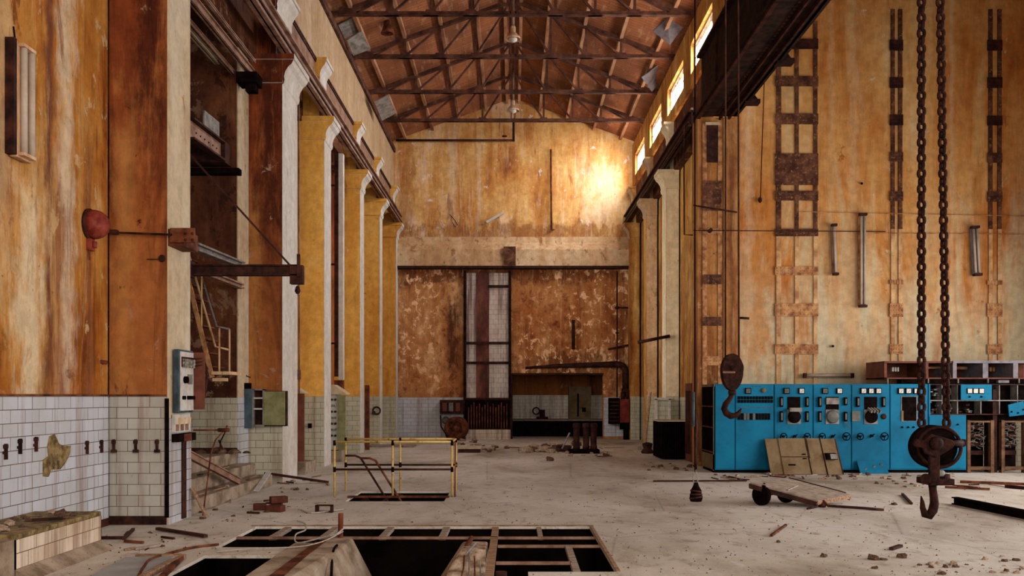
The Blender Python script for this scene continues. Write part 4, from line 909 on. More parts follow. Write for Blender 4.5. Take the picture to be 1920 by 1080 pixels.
mb = MB(); mb.tube([W(1140, 655, 37.15), W(1188, 645, 36.9)], .04, 8); tag(mb.build('end_wall_rail', 'dkrust'), 'short sloping dark rail on the end wall at its right corner', 'pipe')
mb = MB(); mb.tube([W(1196, 642, 27.8), W(1256, 630, 27.8)], .05, 8); tag(mb.build('guard_rail_pipe', 'dkrust'), 'dark handrail pipe across the far right pillars', 'pipe')
# red switch box
D = 36.7
t = thing('red_switch_box', 'dark red switch box with black feet beside the doorway', 'switch box', W(1168, 815, D))
mb = MB(); mb.box(X_(1161, D), X_(1178, D), D-.35, D+.3, Z_(792, D), Z_(748, D)); mb.build('red_case', 'redbox', t, bevel=.02)
mb = MB(); mb.box(X_(1142, D), X_(1161, D), D-.2, D+.3, Z_(795, D), Z_(746, D)); mb.build('black_case', 'black', t)
for i in range(6):
    mb = MB(); z = Z_(790-i*7, D); mb.box(X_(1142, D), X_(1160, D), D-.24, D-.2, z, z+.05); mb.build('rib', 'dkrust', t)
mb = MB(); mb.cyl(W(1172, 793, D), W(1172, 805, D), .22, 12); mb.cyl(W(1174, 805, D), (W(1174, 805, D).x, D, 0), .12, 10); mb.build('pedestal', 'black', t)
mb = MB(); mb.cyl(W(1168, 748, D), W(1168, 735, D), .1, 10); mb.cyl(W(1176, 748, D), W(1176, 732, D), .07, 10); mb.build('cable_gland', 'dkrust', t)
# panel box and round motor left of the shaft
D = 36.8
t = thing('meter_cupboard', 'dark wall panel of meters left of the tiled shaft', 'panel', W(847, 776, D))
mb = MB(); mb.box(X_(825, D), X_(868, D), D-.1, YB-.02, Z_(776, D), Z_(750, D)); mb.build('case', 'dkrust', t)
for px in (834, 846, 859):
    mb = MB(); mb.box(X_(px-4, D), X_(px+4, D), D-.13, D-.1, Z_(771, D), Z_(755, D)); mb.build('meter', 'rackred' if px != 846 else 'greym', t)
t = thing('old_motor', 'round rusty motor on the floor left of the tiled shaft', 'motor', G(858, 826))
D = 36.2
mb = MB(); c = W(856, 800, D); c.z = .48; mb.lathe([(.1, -.35), (.42, -.32), (.46, -.2), (.46, .2), (.42, .3), (.30, .32), (.28, .22), (.12, .22), (.1, .36), (.02, .38)], c, (-.2, -1, 0), 22); mb.build('housing', 'rust', t)
mb = MB(); mb.box(c.x-.35, c.x+.35, D-.2, D+.3, 0, .12); mb.build('foot', 'dkrust', t)
mb = MB(); mb.tube([W(826, 778, 36.9), W(827, 800, 36.9), W(835, 812, 36.8), W(838, 820, 36.5)], .03, 8); mb.build('cable', 'dkrust', t)
mb = MB(); mb.lathe([(.14, 0), (.16, .05), (.08, .12)], W(836, 788, 37.1), (0, -1, 0), 12); mb.build('pulley', 'greym', t)
# fluorescent hanging askew and other scraps on the upper end wall
mb = MB(); mb.beam(W(912, 417, 37.0), W(944, 399, 37.0), .12, .09); mb.box(W(935, 405, 37).x-.03, W(935, 405, 37).x+.03, 36.98, YB+.02, W(935, 405, 37).z-.03, W(935, 405, 37).z+.03); tag(mb.build('fallen_light_fitting', 'whitep'), 'pale light fitting hanging askew on the upper end wall', 'light fitting')
mb = MB(); mb.tube([W(843, 402, 37.21), W(845, 404, 37.1), W(852, 412, 37.0), W(858, 422, 37.0), W(853, 426, 37.0), W(848, 416, 37.0)], .015, 6); tag(mb.build('dangling_wire', 'dkrust'), 'looped wire dangling on the upper end wall', 'wire')
# back room contents
D = 40.6
t = thing('back_room_cupboard', 'tan cupboard with a dark slot in the dark room beyond the doorway', 'cupboard', W(1086, 786, D))
mb = MB(); mb.box(X_(1066, D), X_(1107, D), D-.4, D+.25, .7, Z_(725, D)); mb.build('case', 'tan', t)
mb = MB(); mb.box(X_(1081, D), X_(1084, D), D-.44, D-.4, .85, Z_(738, D)); mb.box(X_(1090, D), X_(1097, D), D-.44, D-.4, Z_(772, D), Z_(764, D)); mb.build('slot', 'black', t)
t = thing('work_counter', 'long dark counter in the room beyond the doorway', 'counter', (1.6, 40.2, 0))
mb = MB(); mb.box(-1.9, 5.4, 39.4, 40.85, .68, .74); mb.build('top', 'greywood', t)
mb = MB(); mb.box(-1.9, 5.4, 39.6, 40.85, 0, .68); mb.build('front', 'black', t)
t = thing('bench_machine', 'small dark machine standing on the counter in the back room', 'machine', W(1012, 778, 40.2))
mb = MB(); mb.cyl((1.3, 40.2, .74), (1.3, 40.2, 1.15), .12, 10); mb.box(1.05, 1.55, 40.0, 40.4, .74, .84); mb.build('body', 'dkrust', t)
mb = MB(); mb.torus((1.02, 40.0, 1.1), .15, .03, (0, 1, 0), 12); mb.build('wheel', 'dkrust', t)
# iron cylinders on the floor
t = thing('iron_cylinder_stand', 'three black upright iron cylinders on a low base near the end wall', 'machine part', G(1098, 851))
D = 27.9
for px in (1081, 1099, 1113):
    mb = MB(); x = X_(px, D); mb.lathe([(.11, 0), (.11, .1), (.095, .12), (.095, .66), (.12, .68), (.12, .78), (.09, .80), (.02, .80)], (x, D, .12), seg=16); mb.build('cylinder', 'dkrust', t)
mb = MB(); mb.box(X_(1066, D), X_(1123, D), D-.3, D+.3, 0, .12); mb.build('base', 'black', t)
plank((1.5, 27.8, .14), (1.75, 28.0, .62), .05, .03, 'greym', 'pale thin board leaning against the black iron cylinders', name='board')
mb = MB(); mb.box(1.25, 1.85, 28.6, 29.1, 0.0, .18); tag(mb.build('low_crate', 'dkrust'), 'low dark box behind the rubble near the iron cylinders', 'box')

# ================================================================== RIGHT SIDE, FAR
t = thing('ribbed_box', 'black ribbed transformer box in front of the right pillars', 'transformer', (4.55, 25.2, 0))
mb = MB(); mb.box(4.06, 5.05, 25.02, 26.3, .04, 1.05); mb.build('tank', 'black', t)
for i in range(9):
    mb = MB(); mb.box(4.08+i*.06, 4.10+i*.06, 24.9, 25.02, .08, 1.0); mb.build('fin', 'black', t)
mb = MB(); mb.box(4.02, 5.06, 24.98, 26.3, 1.05, 1.08); mb.build('lid', 'cream', t)
D = 27.7
t = thing('wall_recess_frame', 'pale framed hatch on the tiles behind the black ribbed box', 'hatch', W(1242, 792, D))
mb = MB()
for (a, b, c_, d) in ((1229, 1232, 748, 795), (1253, 1257, 748, 795), (1229, 1257, 746, 750)): mb.box(X_(a, D), X_(b, D), D-.06, D+.15, Z_(d, D), Z_(c_, D))
mb.build('frame', 'white', t)
mb = MB(); mb.box(X_(1232, D), X_(1253, D), D, D+.1, Z_(795, D), Z_(750, D)); mb.build('panel', 'tiledim', t)
plank(W(1208, 845, 28.8), W(1222, 735, 28.9)+Vector((0, .25, 0)), .06, .04, 'wood', 'thin greenish pole leaning on a far right pillar')
plank((4.1, 29.8, .05), (6.0-1.1, 29.7, .05), .16, .08, 'greywood', 'pale board lying on the floor at the foot of the right pillars')
mb = MB(); mb.lathe([(.18, 0), (.2, .06), (.12, .14), (.16, .26), (.16, .3), (.05, .34)], G(1214, 850), seg=14); tag(mb.build('iron_lump', 'dkrust'), 'small dark iron fitting on the floor before the right pillars', 'fitting')
D = 22.3
t = thing('side_cupboard', 'dark brown cupboard behind the black ribbed box at the corner pier', 'cupboard', (4.7, 25.8, 0))
mb = MB(); mb.box(4.72, 5.13, 24.0, 24.85, 0, 2.1); mb.build('case', 'rackred', t)
mb = MB(); mb.box(4.71, 4.72, 24.1, 24.75, .2, 1.9); mb.build('door', 'dkrust', t)
# conduits on the corner pier & side wall
mb = MB(); mb.tube([W(1300, 385, 22.5), W(1382, 398, 22.5)], .02, 6); mb.tube([W(1300, 432, 22.5), W(1660, 434, 22.85)], .012, 6); mb.cyl(W(1332, 432, 22.5)+Vector((0, .1, 0)), W(1332, 432, 22.5)-Vector((0, .06, 0)), .05, 10)
tag(mb.build('cable_run', 'dkrust'), 'thin dark cable running from the corner pier across the ochre wall', 'cable')
mb = MB(); mb.tube([W(1640, 437, 22.9), W(1920, 439, 22.9)], .010, 6); mb.tube([W(1500, 397, 22.9), W(1925, 405, 22.9)], .008, 6)
tag(mb.build('wall_cable', 'plateold'), 'pair of faint horizontal cables on the ochre wall behind the chains', 'cable')
mb = MB(); mb.tube([W(1433, 150, 22.7), W(1428, 300, 22.8), W(1426, 372, 22.85)], .012, 6); mb.tube([W(1433, 150, 22.7), W(1433, 148, 22.96)], .012, 6); mb.lathe([(.02, 0), (.05, .04), (.05, .1), (.02, .14)], W(1425, 380, 22.85), (0, 0, 1), 8)
tag(mb.build('pull_cord', 'dkrust'), 'thin pull cord with a small weight on the ochre wall left of the widest stanchion', 'cord')
mb = MB(); mb.tube([W(1282, 235, 23.3), W(1283, 440, 23.3), W(1300, 441, 23.3)], .02, 6); tag(mb.build('drop_pipe', 'dkrust'), 'thin dark pipe ending halfway down just left of the corner pier', 'pipe')
# tube lights on the side hall wall
def tubelight(px, py0, py1, w_, mat, label, tilt=0, horiz=False):
    D = 22.8
    t = thing('tube_light', label, 'light fitting', W(px, py1, D), 'tube light fittings on the ochre wall')
    if horiz: a, b = W(px, py0, D), W(py1, py0, D)
    else: a, b = W(px, py0, D), W(px+tilt, py1, D)
    a, b = Vector(a), Vector(b)
    mb = MB(); mb.beam(a+Vector((0, .07, 0)), b+Vector((0, .07, 0)), w_, .08, (0, 1, 0)); mb.build('housing', mat, t)
    mb = MB(); d = (b-a).normalized()
    for o_ in ((-.25, .25) if w_ > .14 else (0,)): 
        q = d.cross(Vector((0, 1, 0)))*w_*o_; mb.cyl(a+q+d*.05+Vector((0, -.01, 0)), b+q-d*.05+Vector((0, -.01, 0)), .03, 10)
    mb.build('tube', 'tubeglass' if mat != 'rust' else 'plateold', t)
    for p in (a, b):
        mb = MB(); mb.beam(p-d*.03, p+d*.03, w_+.02, .12, (0, 1, 0)); mb.build('end_cap', 'dkrust', t)
    return t
tubelight(1564, 422, 514, .11, 'rail', 'vertical tube light on the ochre wall between the widest stanchion and the long strip', 3)
tubelight(1618, 402, 574, .17, 'plateold', 'longest brown vertical light fitting on the ochre wall, without a bright tube', 0)
tubelight(1828, 426, 515, .18, 'lav', 'pale twin tube light on the ochre wall right of the chains', 5)
tubelight(1509, 704, 1598, .10, 'rail', 'horizontal tube light lying just above the blue cabinets', 0, True)
for px, py, lab in ((1616, 344, 'small dark peg high on the ochre wall'), (1562, 649, 'small dark peg low on the ochre wall')):
    mb = MB(); mb.cyl(W(px, py, 22.95), W(px, py, 22.85), .03, 8); tag(mb.build('wall_peg', 'black'), lab, 'peg')
mb = MB(); mb.tube([W(1388, 596, 22.96), W(1388, 596, 22.75), W(1405, 597, 22.7)], .03, 8); tag(mb.build('pipe_stub', 'dkrust'), 'short dark pipe stub beside the hanging cables on the ochre wall', 'pipe')

# ================================================================== BLUE CONTROL CABINETS
DC = 20.7; DB = 22.0; ZT = Z_(720, DC)
def cx_(px): return X_(px, DC)
def cz_(py): return Z_(py, DC)
def cab(px0, px1, label, top=720):
    x0, x1 = cx_(px0)+.004, cx_(px1)-.004
    t = thing('control_cabinet', label, 'cabinet', ((x0+x1)/2, (DC+DB)/2, 0), 'row of sky blue control cabinets')
    zt = cz_(top)
    mb = MB(); mb.box(x0, x1, DC, DB, .07, zt); mb.build('body', 'blue', t, bevel=.008)
    mb = MB(); mb.box(x0, x1, DC+.06, DB, 0, .07); mb.build('plinth', 'black', t)
    mb = MB(); mb.box(x0+.012, x1-.012, DC-.012, DC, .10, zt-.03); mb.build('door', 'blue', t, bevel=.006)
    return t
FD = DC-.012
def fb(t, name, px0, px1, py0, py1, mat, th=.03, bev=0, parent=None):
    mb = MB(); mb.box(cx_(px0), cx_(px1), FD-th, FD, cz_(py1), cz_(py0)); return mb.build(name, mat, parent or t, bevel=bev)
def meter(t, px, py=732, mat='glassplate'):
    o = fb(t, 'meter', px-5.5, px+5.5, py-5.5, py+5.5, 'black', .04)
    fb(t, 'meter_face', px-4, px+4, py-4, py+4, mat, .048, parent=o)
    n = MB(); n.beam((cx_(px-1), FD-.05, cz_(py+3)), (cx_(px+2), FD-.05, cz_(py-2)), .006, .004); n.build('needle', 'black', o)
def relay(t, px, py0, py1, w_=6, mat='black'):
    o = fb(t, 'relay', px-w_/2, px+w_/2, py0, py1, mat, .07, .012)
    fb(t, 'relay_window', px-w_/4, px+w_/4, py0+3, py1-3, 'dialgrey' if mat == 'black' else 'black', .076, parent=o)
def handwheel(t, px, py, r=6):
    c = Vector((cx_(px), FD-.09, cz_(py))); R_ = r/82
    mb = MB(); mb.torus(c, R_, .011, (0, 1, 0), 18)
    for k in range(3):
        a = k*2*PI/3+.5; mb.beam(c, c+Vector((math.cos(a)*R_, 0, math.sin(a)*R_)), .014, .014, (0, 1, 0))
    mb.cyl(c+Vector((0, .09, 0)), c-Vector((0, .02, 0)), .022, 10)
    mb.build('handwheel', 'black', t)
def lever(t, px, py):
    c = Vector((cx_(px), FD, cz_(py))); mb = MB(); mb.cyl(c, c-Vector((0, .07, 0)), .03, 10); mb.beam(c-Vector((-.05, .07, -.045)), c-Vector((.06, .07, .04)), .025, .02); mb.build('lever', 'black', t)
def strip(t, px0, px1, py):
    mb = MB(); n = int((px1-px0)/2.6)
    for i in range(n): mb.box(cx_(px0+i*2.6), cx_(px0+i*2.6+1.7), FD-.004, FD, cz_(py+1.6), cz_(py))
    o = mb.build('name_strip', 'bluedark', t); return o
def squarehole(t, px, py0, py1, halfw):
    fb(t, 'instrument_opening', px-halfw, px+halfw, py0, py1, 'black', .012)

u0 = cab(1340, 1378, 'leftmost plain blue cabinet without instruments, shelves open on its side')
# open shelved side of the leftmost cabinet
xs_ = cx_(1340)
mb = MB(); mb.box(xs_-.02, xs_+.004, DC+.05, DB, .10, ZT-.06); mb.build('side_opening', 'black', u0)
for z in (.45, 1.02, 1.5):
    mb = MB(); mb.box(xs_-.03, xs_-.02, DC+.1, DB-.05, z, z+.03); mb.build('side_shelf', 'rust', u0)
mb = MB(); mb.box(xs_-.03, xs_-.02, DC, DC+.05, 0.05, ZT); mb.box(xs_-.03, xs_-.02, DC, DB, .07, .42); mb.build('side_frame', 'tan', u0)
mb = MB(); mb.box(xs_-.03, xs_, DC, DB, ZT-.06, ZT); mb.build('side_rail', 'tan', u0)

u1 = cab(1378, 1451, 'blue cabinet with two rows of small black switches, behind the hanging hook')
strip(u1, 1406, 1428, 724); meter(u1, 1402, 733, 'dialgrey')
mb = MB(); mb.lathe([(.055, 0), (.055, .03), (.02, .05)], (cx_(1431), FD, cz_(732)), (0, -1, 0), 14); mb.build('indicator', 'tan', u1)
for i in range(12):
    for j in range(2):
        fb(u1, 'switch', 1383+i*5.6, 1387+i*5.6, 743+j*6.6, 748.5+j*6.6, 'black', .035)
for i in range(11):
    fb(u1, 'lower_switch', 1383+i*5.6, 1387.2+i*5.6, 775, 787, 'black' if i not in (2, 3, 5) else 'dialgrey', .03)
strip(u1, 1384, 1450, 763)
u2 = cab(1451, 1524, 'blue cabinet with two meters and a flap over its black dial, third from the left')
strip(u2, 1477, 1505, 723.5)
for px in (1474, 1502): meter(u2, px, 733, 'glassplate' if px > 1480 else 'dialgrey')
def bigdev(t, px, kind):
    squarehole(t, px, 744, 770, 12)
    o = fb(t, 'instrument_frame', px-12.5, px+12.5, 768, 795, 'greym', .02)
    mb = MB(); mb.lathe([(.14, 0), (.15, .03), (.12, .05), (.02, .05)], (cx_(px), FD-.02, cz_(781)), (0, -1, 0), 20); mb.build('dial', 'black' if kind != 'dial' else 'dialgrey', o)
    mb = MB()
    if kind == 'flap': mb.beam((cx_(px-11), FD-.12, cz_(768)), (cx_(px+11), FD-.12, cz_(768)), .10, .09); mb.build('flap', 'greym', t)
    if kind == 'blades':
        for i in range(4):
            q = MB(); q.beam((cx_(px-6+i*5.5), FD-.03, cz_(766)), (cx_(px-3+i*5.5), FD-.17, cz_(772)), .035, .06); q.build('blade', 'greym', t)
        mb.bm.free()
    if kind == 'dial': mb.box(cx_(px-12), cx_(px+12), FD-.05, FD, cz_(758), cz_(746)); mb.build('chart_window', 'greym', t)
bigdev(u2, 1488, 'flap')
for px, a, b in ((1464, 744, 763), (1512, 744, 763), (1464, 771, 791), (1512, 771, 791)): relay(u2, px, a, b, 6)
for px in (1467, 1511): handwheel(u2, px, 818)
lever(u2, 1489, 818); strip(u2, 1484, 1496, 799)
u3 = cab(1524, 1596, 'blue cabinet with the round grey-green dial in its middle')
strip(u3, 1548, 1576, 723.5)
for px in (1546, 1573): meter(u3, px, 733, 'glassplate' if px > 1560 else 'dialgrey')
bigdev(u3, 1560, 'dial')
for px, a, b in ((1536, 744, 763), (1584, 745, 760), (1536, 771, 791), (1584, 772, 790)): relay(u3, px, a, b, 6)
for px in (1539, 1584): handwheel(u3, px, 818, 7 if px > 1550 else 6)
lever(u3, 1560, 818); mb = MB(); mb.beam((cx_(1583), FD-.05, cz_(791)), (cx_(1589), FD-.09, cz_(801)), .02, .02); mb.build('hanging_switch', 'greym', u3)
u4 = cab(1596, 1668, 'blue cabinet with three meters and a fan of bare knife blades')
for px in (1618, 1632, 1646): meter(u4, px, 733)
bigdev(u4, 1632, 'blades')
for px, a, b in ((1607, 744, 763), (1655, 744, 763)): relay(u4, px, a, b, 6)
fb(u4, 'square_dial', 1596.5, 1612, 771, 790, 'dialgrey', .03); mb = MB(); mb.lathe([(.06, 0), (.065, .02), (.02, .03)], (cx_(1656), FD, cz_(781)), (0, -1, 0), 14); mb.build('round_socket', 'dkrust', u4)
for px in (1610, 1655): handwheel(u4, px, 818, 6 if px < 1620 else 7)
lever(u4, 1633, 817); strip(u4, 1628, 1638, 800)
u5 = cab(1668, 1740, 'blue cabinet with a large rectangular hole, partly behind the left chain')
for px in (1688, 1702, 1717): meter(u5, px, 733)
fb(u5, 'hole_frame', 1689, 1719, 743, 790, 'greym', .01); squarehole(u5, 1704, 744, 789, 13.5)
for px in (1691, 1702, 1712):
    mb = MB(); mb.cyl((cx_(px), FD, cz_(801)), (cx_(px), FD-.03, cz_(801)), .022, 8); mb.build('push_button', 'black', u5)
fb(u5, 'torn_plate', 1689, 1693, 770, 789, 'tan', .02)
u6 = cab(1741, 1812, 'lower blue cabinet behind the chain block, open shelving above it', 778)
mb = MB(); mb.box(cx_(1768)-.006, cx_(1768)+.006, FD-.004, FD, .1, cz_(780)); mb.build('door_gap', 'bluedark', u6)
mb = MB(); mb.box(cx_(1741), cx_(1744), DC-.01, DC+.5, cz_(778), cz_(720)); mb.build('side_post', 'blue', u6)
mb = MB(); mb.cyl((cx_(1795), FD, cz_(796)), (cx_(1795), FD-.03, cz_(796)), .02, 8); mb.build('lock', 'black', u6)

# open instrument racks right of the cabinets
t = thing('instrument_rack', 'open black instrument rack with bare wiring above the lower blue cabinet', 'rack', (cx_(1830), 21.3, cz_(780)))
mb = MB(); mb.box(cx_(1745), cx_(1960), DC+.35, DC+.9, cz_(790), cz_(718)); mb.build('backing', 'black', t)
for py in (722, 752, 778):
    mb = MB(); mb.box(cx_(1745), cx_(1960), DC+.05, DC+.35, cz_(py), cz_(py-2)); mb.build('shelf', 'greym' if py == 752 else 'dkrust', t)
for px in (1768, 1797, 1841, 1876, 1910):
    mb = MB(); mb.box(cx_(px), cx_(px+1.6), DC+.06, DC+.35, cz_(777), cz_(722)); mb.build('upright', 'greym', t)
wr_ = random.Random(3)
for (a, b, c_, d, n_) in ((1746, 1766, 726, 775, 26), (1860, 1872, 726, 748, 12), (1775, 1830, 757, 772, 14)):
    for i in range(n_):
        x, y = wr_.uniform(a, b), wr_.uniform(c_, d)
        mb = MB(); mb.box(cx_(x), cx_(x+wr_.uniform(2, 7)), DC+.2, DC+.34, cz_(y+wr_.uniform(1, 4)), cz_(y)); mb.build('component', wr_.choice(['innards', 'dkrust', 'greym', 'rackred']), t)
t = thing('meter_plate', 'blue panel with three white meters on the open instrument rack', 'panel', (cx_(1829), DC, cz_(750)))
fb(t, 'plate', 1800, 1858, 721, 750, 'blue', .03, .006)
for px in (1816, 1827, 1838):
    o = fb(t, 'meter', px-5, px+5, 728, 738, 'black', .05); fb(t, 'meter_face', px-4, px+4, 729, 737, 'glassplate', .058, parent=o)
for px in (1816, 1838):
    mb = MB(); mb.cyl((cx_(px), FD-.02, cz_(744)), (cx_(px), FD-.06, cz_(744)), .02, 8); mb.build('knob', 'black', t)
mb = MB(); mb.prism([(cx_(1887), cz_(759)), (cx_(1915), cz_(752)), (cx_(1922), cz_(777)), (cx_(1889), cz_(781))], 'y', DC-.08, DC-.05)
o = mb.build('blue_plate', 'blue'); tag(o, 'bent blue plate hanging loose at the right edge of the instrument rack', 'plate')
for px, py in ((1893, 772), (1905, 774), (1915, 768)):
    q = MB(); q.cyl((cx_(px), DC-.08, cz_(py)), (cx_(px), DC-.095, cz_(py)), .02, 8); q.build('bolt_hole', 'black', o)
# wire racks standing on the floor at the right
def wirerack(px0, px1, label):
    t = thing('relay_rack', label, 'rack', ((cx_(px0)+cx_(px1))/2, DC+.2, 0), 'relay racks by the blue cabinets')
    z1 = cz_(788)
    for px in (px0, px1-6):
        mb = MB(); mb.box(cx_(px), cx_(px+6), DC, DC+.12, 0, z1); mb.build('post', 'rack', t)
    for py, h in ((789, 3), (875, 6), (890, 5)):
        mb = MB(); mb.box(cx_(px0), cx_(px1), DC+.01, DC+.1, cz_(py+h), cz_(py)); mb.build('cross_bar', 'rack', t)
    mb = MB(); mb.box(cx_(px0-1), cx_(px1+1), DC+.5, DC+.54, .02, z1-.02); mb.build('backing', 'black', t)
    for i in range(30):
        x = wr_.uniform(px0+8, px1-14); y = 792+i*1.6
        mb = MB(); mb.tube([(cx_(x), DC+.2, cz_(y)), (cx_(x+wr_.uniform(3, 7)), DC+.12, cz_(y-wr_.uniform(-4, 4))), (cx_(x+wr_.uniform(0, 10)), DC+.2, cz_(y+wr_.uniform(1, 5)))], .009, 5); mb.build('loose_wire', wr_.choice(['innards', 'greym', 'rope']), t)
    for i in range(4):
        mb = MB(); mb.box(cx_(px0+9), cx_(px1-9), DC+.25, DC+.45, cz_(806+i*16), cz_(798+i*16)); mb.build('relay_row', 'dkrust', t)
wirerack(1814, 1864, 'relay rack full of loose wires, directly right of the lower blue cabinet')
wirerack(1878, 1926, 'relay rack full of loose wires at the right edge of the photo')
mb = MB(); mb.box(cx_(1866), cx_(1874), DC+.1, DC+.5, 0, cz_(730)); tag(mb.build('rack_post', 'dkrust'), 'dark upright steel post between the two relay racks', 'post')
# long upper display casing
DU = 21.25
t = thing('upper_casing', 'long open-fronted brown casing standing above the blue cabinets', 'casing', (X_(1800, DU), DU+.6, Z_(714, DU)))
def ub(name, px0, px1, py0, py1, mat, d0=DU, d1=DU+1.1):
    mb = MB(); mb.box(X_(px0, DU), X_(px1, DU), d0, d1, Z_(py1, DU), Z_(py0, DU)); return mb.build(name, mat, t)
ub('top', 1658, 1965, 677, 680.5, 'rackred'); ub('bottom', 1658, 1965, 708, 710.5, 'rackred'); ub('back', 1660, 1965, 680, 708, 'rackred', DU+1.0, DU+1.1)
ub('side', 1658, 1663, 680, 710, 'rackred')
for px, w_, mt in ((1735, 5, 'rackred'), (1786, 7, 'lav'), (1842, 10, 'lav'), (1899, 9, 'lav')): ub('divider', px, px+w_, 679, 709, mt, DU-.02, DU+1.0)
ub('lip', 1786, 1965, 676, 681, 'lav', DU-.03, DU); 
for i in range(3): ub('fuse', 1693+i*5, 1696+i*5, 687, 695, 'white', DU+.6, DU+.7)
for i in range(2): ub('fuse', 1881+i*6, 1885+i*6, 687, 695, 'plateold', DU+.6, DU+.7)
ub('inner_rail', 1795, 1838, 686, 691, 'plateold', DU+.6, DU+.7)
ub('inner_rail', 1740, 1786, 686, 690, 'plateold', DU+.6, DU+.7)
for px in (1664, 1740, 1796, 1852, 1910): ub('leg', px, px+2, 710.5, 722, 'greym', DU, DU+.05)
ub('dark_channel', 1692, 1965, 711, 719, 'black', DU+.05, DU+.3)
ub('pale_stub', 1870, 1890, 713, 718, 'lav', DU-.05, DU+.05)
# boards leaning on the cabinets
lean = [(1431, 1459, 823, 891, 'narrow tan board leaning on the blue cabinets, leftmost of four', 0), (1455, 1508, 822, 893, 'widest tan board with a seam and black slots leaning on the blue cabinets', 1), (1506, 1534, 822, 892, 'plain tan board leaning third from the left on the blue cabinets', 0), (1534, 1562, 823, 892, 'tan board with a small black switch leaning rightmost on the blue cabinets', 2)]
for i, (a, b, c_, d, lab, kd) in enumerate(lean):
    zt = cz_(c_); off = .05*i*0
    t = thing('leaning_board', lab, 'board', ((cx_(a)+cx_(b))/2, DC-.3, 0), 'tan boards leaning on the blue cabinets')
    y0, y1 = DC-.42-.03*i, DC-.10-.02*(i % 2)
    sh = .05
    def P(u, v, w_):   # u across 0..1, v up 0..1, w outwards
        x = cx_(a)+(cx_(b)-cx_(a))*u+sh*(1-v); return Vector((x, y0+(y1-y0)*v-w_, zt*v+.01))
    mb = MB(); mb.hexa([P(0, 0, .03), P(1, 0, .03), P(1, 0, 0), P(0, 0, 0), P(0, 1, .03), P(1, 1, .03), P(1, 1, 0), P(0, 1, 0)]); mb.build('board', 'tan', t)
    def pb(name, u0_, u1_, v0_, v1_, w_, mat):
        mb = MB(); mb.hexa([P(u0_, v0_, .03+w_), P(u1_, v0_, .03+w_), P(u1_, v0_, .03), P(u0_, v0_, .03), P(u0_, v1_, .03+w_), P(u1_, v1_, .03+w_), P(u1_, v1_, .03), P(u0_, v1_, .03)]); mb.build(name, mat, t)
    pb('edge', .93, 1.0, 0, 1, .008, 'dkrust')
    if kd == 1:
        pb('seam', 0, .93, .47, .49, .004, 'dkrust'); pb('slot', .2, .45, .24, .28, .006, 'black'); pb('latch', .74, .86, .54, .57, .02, 'black'); pb('latch', .74, .86, .42, .45, .02, 'black')
    if kd == 2:
        pb('switch_base', .05, .75, .42, .60, .09, 'black'); pb('switch_cover', .3, .72, .44, .58, .11, 'greym')
mb = MB(); a, b, c_, d = (Vector((cx_(1606), DC-.22, .0)), Vector((cx_(1659), DC-.22, .0)), Vector((cx_(1656), DC-.06, cz_(864))), Vector((cx_(1604), DC-.06, cz_(863))))
o_ = Vector((0, -.02, 0)); mb.hexa([a+o_, b+o_, b, a, d+o_, c_+o_, c_, d])
o = mb.build('blue_plate', 'blue'); tag(o, 'small loose blue plate with three holes leaning at the foot of the blue cabinets', 'plate')
for px, py in ((1617, 879), (1634, 874), (1648, 870)):
    q = MB(); p = Vector((cx_(px), DC-.22+.16*(888-py)/25-.02, cz_(py))); q.lathe([(.035, 0), (.035, .004), (.02, .006)], p, (0, -1, .3), 10); q.build('bolt_hole', 'bluedark', o)

# ================================================================== CRANE HOOKS AND CHAINS
D = 13.0
t = thing('crane_hook_block', 'small rusty pulley block with an open hook hanging left of the blue cabinets', 'hook', W(1372, 783, D))
c = W(1372, 694, D)
def oval(hw, hh, n=22, cz=0, cut=0):
    return [(hw*math.cos(2*PI*i/n), hh*math.sin(2*PI*i/n)*(1 if math.sin(2*PI*i/n) > 0 else 1.25)+cz) for i in range(n)]
s13 = F_PX/D
for dy, nm in ((-.07, 'cheek_plate'), (.05, 'cheek_plate')):
    mb = MB(); mb.prism([(c.x+p, c.z+q) for p, q in oval(20/s13, 31/s13)], 'y', D+dy, D+dy+.025); mb.build(nm, 'hookrust', t, bevel=.006)
mb = MB(); mb.cyl((c.x+.01, D-.045, c.z+.03), (c.x+.01, D+.05, c.z+.03), 20/s13, 24); mb.build('sheave', 'dkrust', t)
mb = MB(); mb.cyl((c.x, D-.11, c.z+.03), (c.x, D+.11, c.z+.03), .035, 12); mb.build('axle', 'hookrust', t)
mb = MB(); mb.box(c.x-19/s13, c.x+4/s13, D-.085, D-.07, c.z-.045, c.z-.02); mb.build('cross_strap', 'rail', t)
hx, hz = W(1373, 735, D).x, W(1373, 735, D).z
def hookpts(pts, D): return [W(px, py, D) for px, py in pts]
mb = MB(); pts = hookpts([(1372, 728), (1373, 738), (1369, 747), (1361, 757), (1358, 766), (1362, 775), (1370, 780), (1379, 779), (1386, 773), (1390, 766)], D)
mb.tube(pts, [.045, .035, .036, .044, .048, .05, .048, .04, .028, .010], 10); mb.build('hook', 'hookrust', t)
mb = MB(); mb.cyl((hx, D, hz+.02), (hx, D, hz-.06+.02), .06, 12); mb.build('swivel_nut', 'dkrust', t)
for i, (px, tx) in enumerate(((1360, 1361), (1385.5, 1383))):
    mb = MB(); mb.cyl(W(px, 675, D), Vector((W(tx, 0, D).x, D, 12.82)), .013, 8)
    tag(mb.build('hoist_rope', 'dkrust'), ['left one of the two wire ropes holding the small pulley block', 'right one of the two wire ropes holding the small pulley block'][i], 'rope')
mb = MB(); mb.box(1.5, 4.4, D-.1, D+.1, 12.0, 12.12)
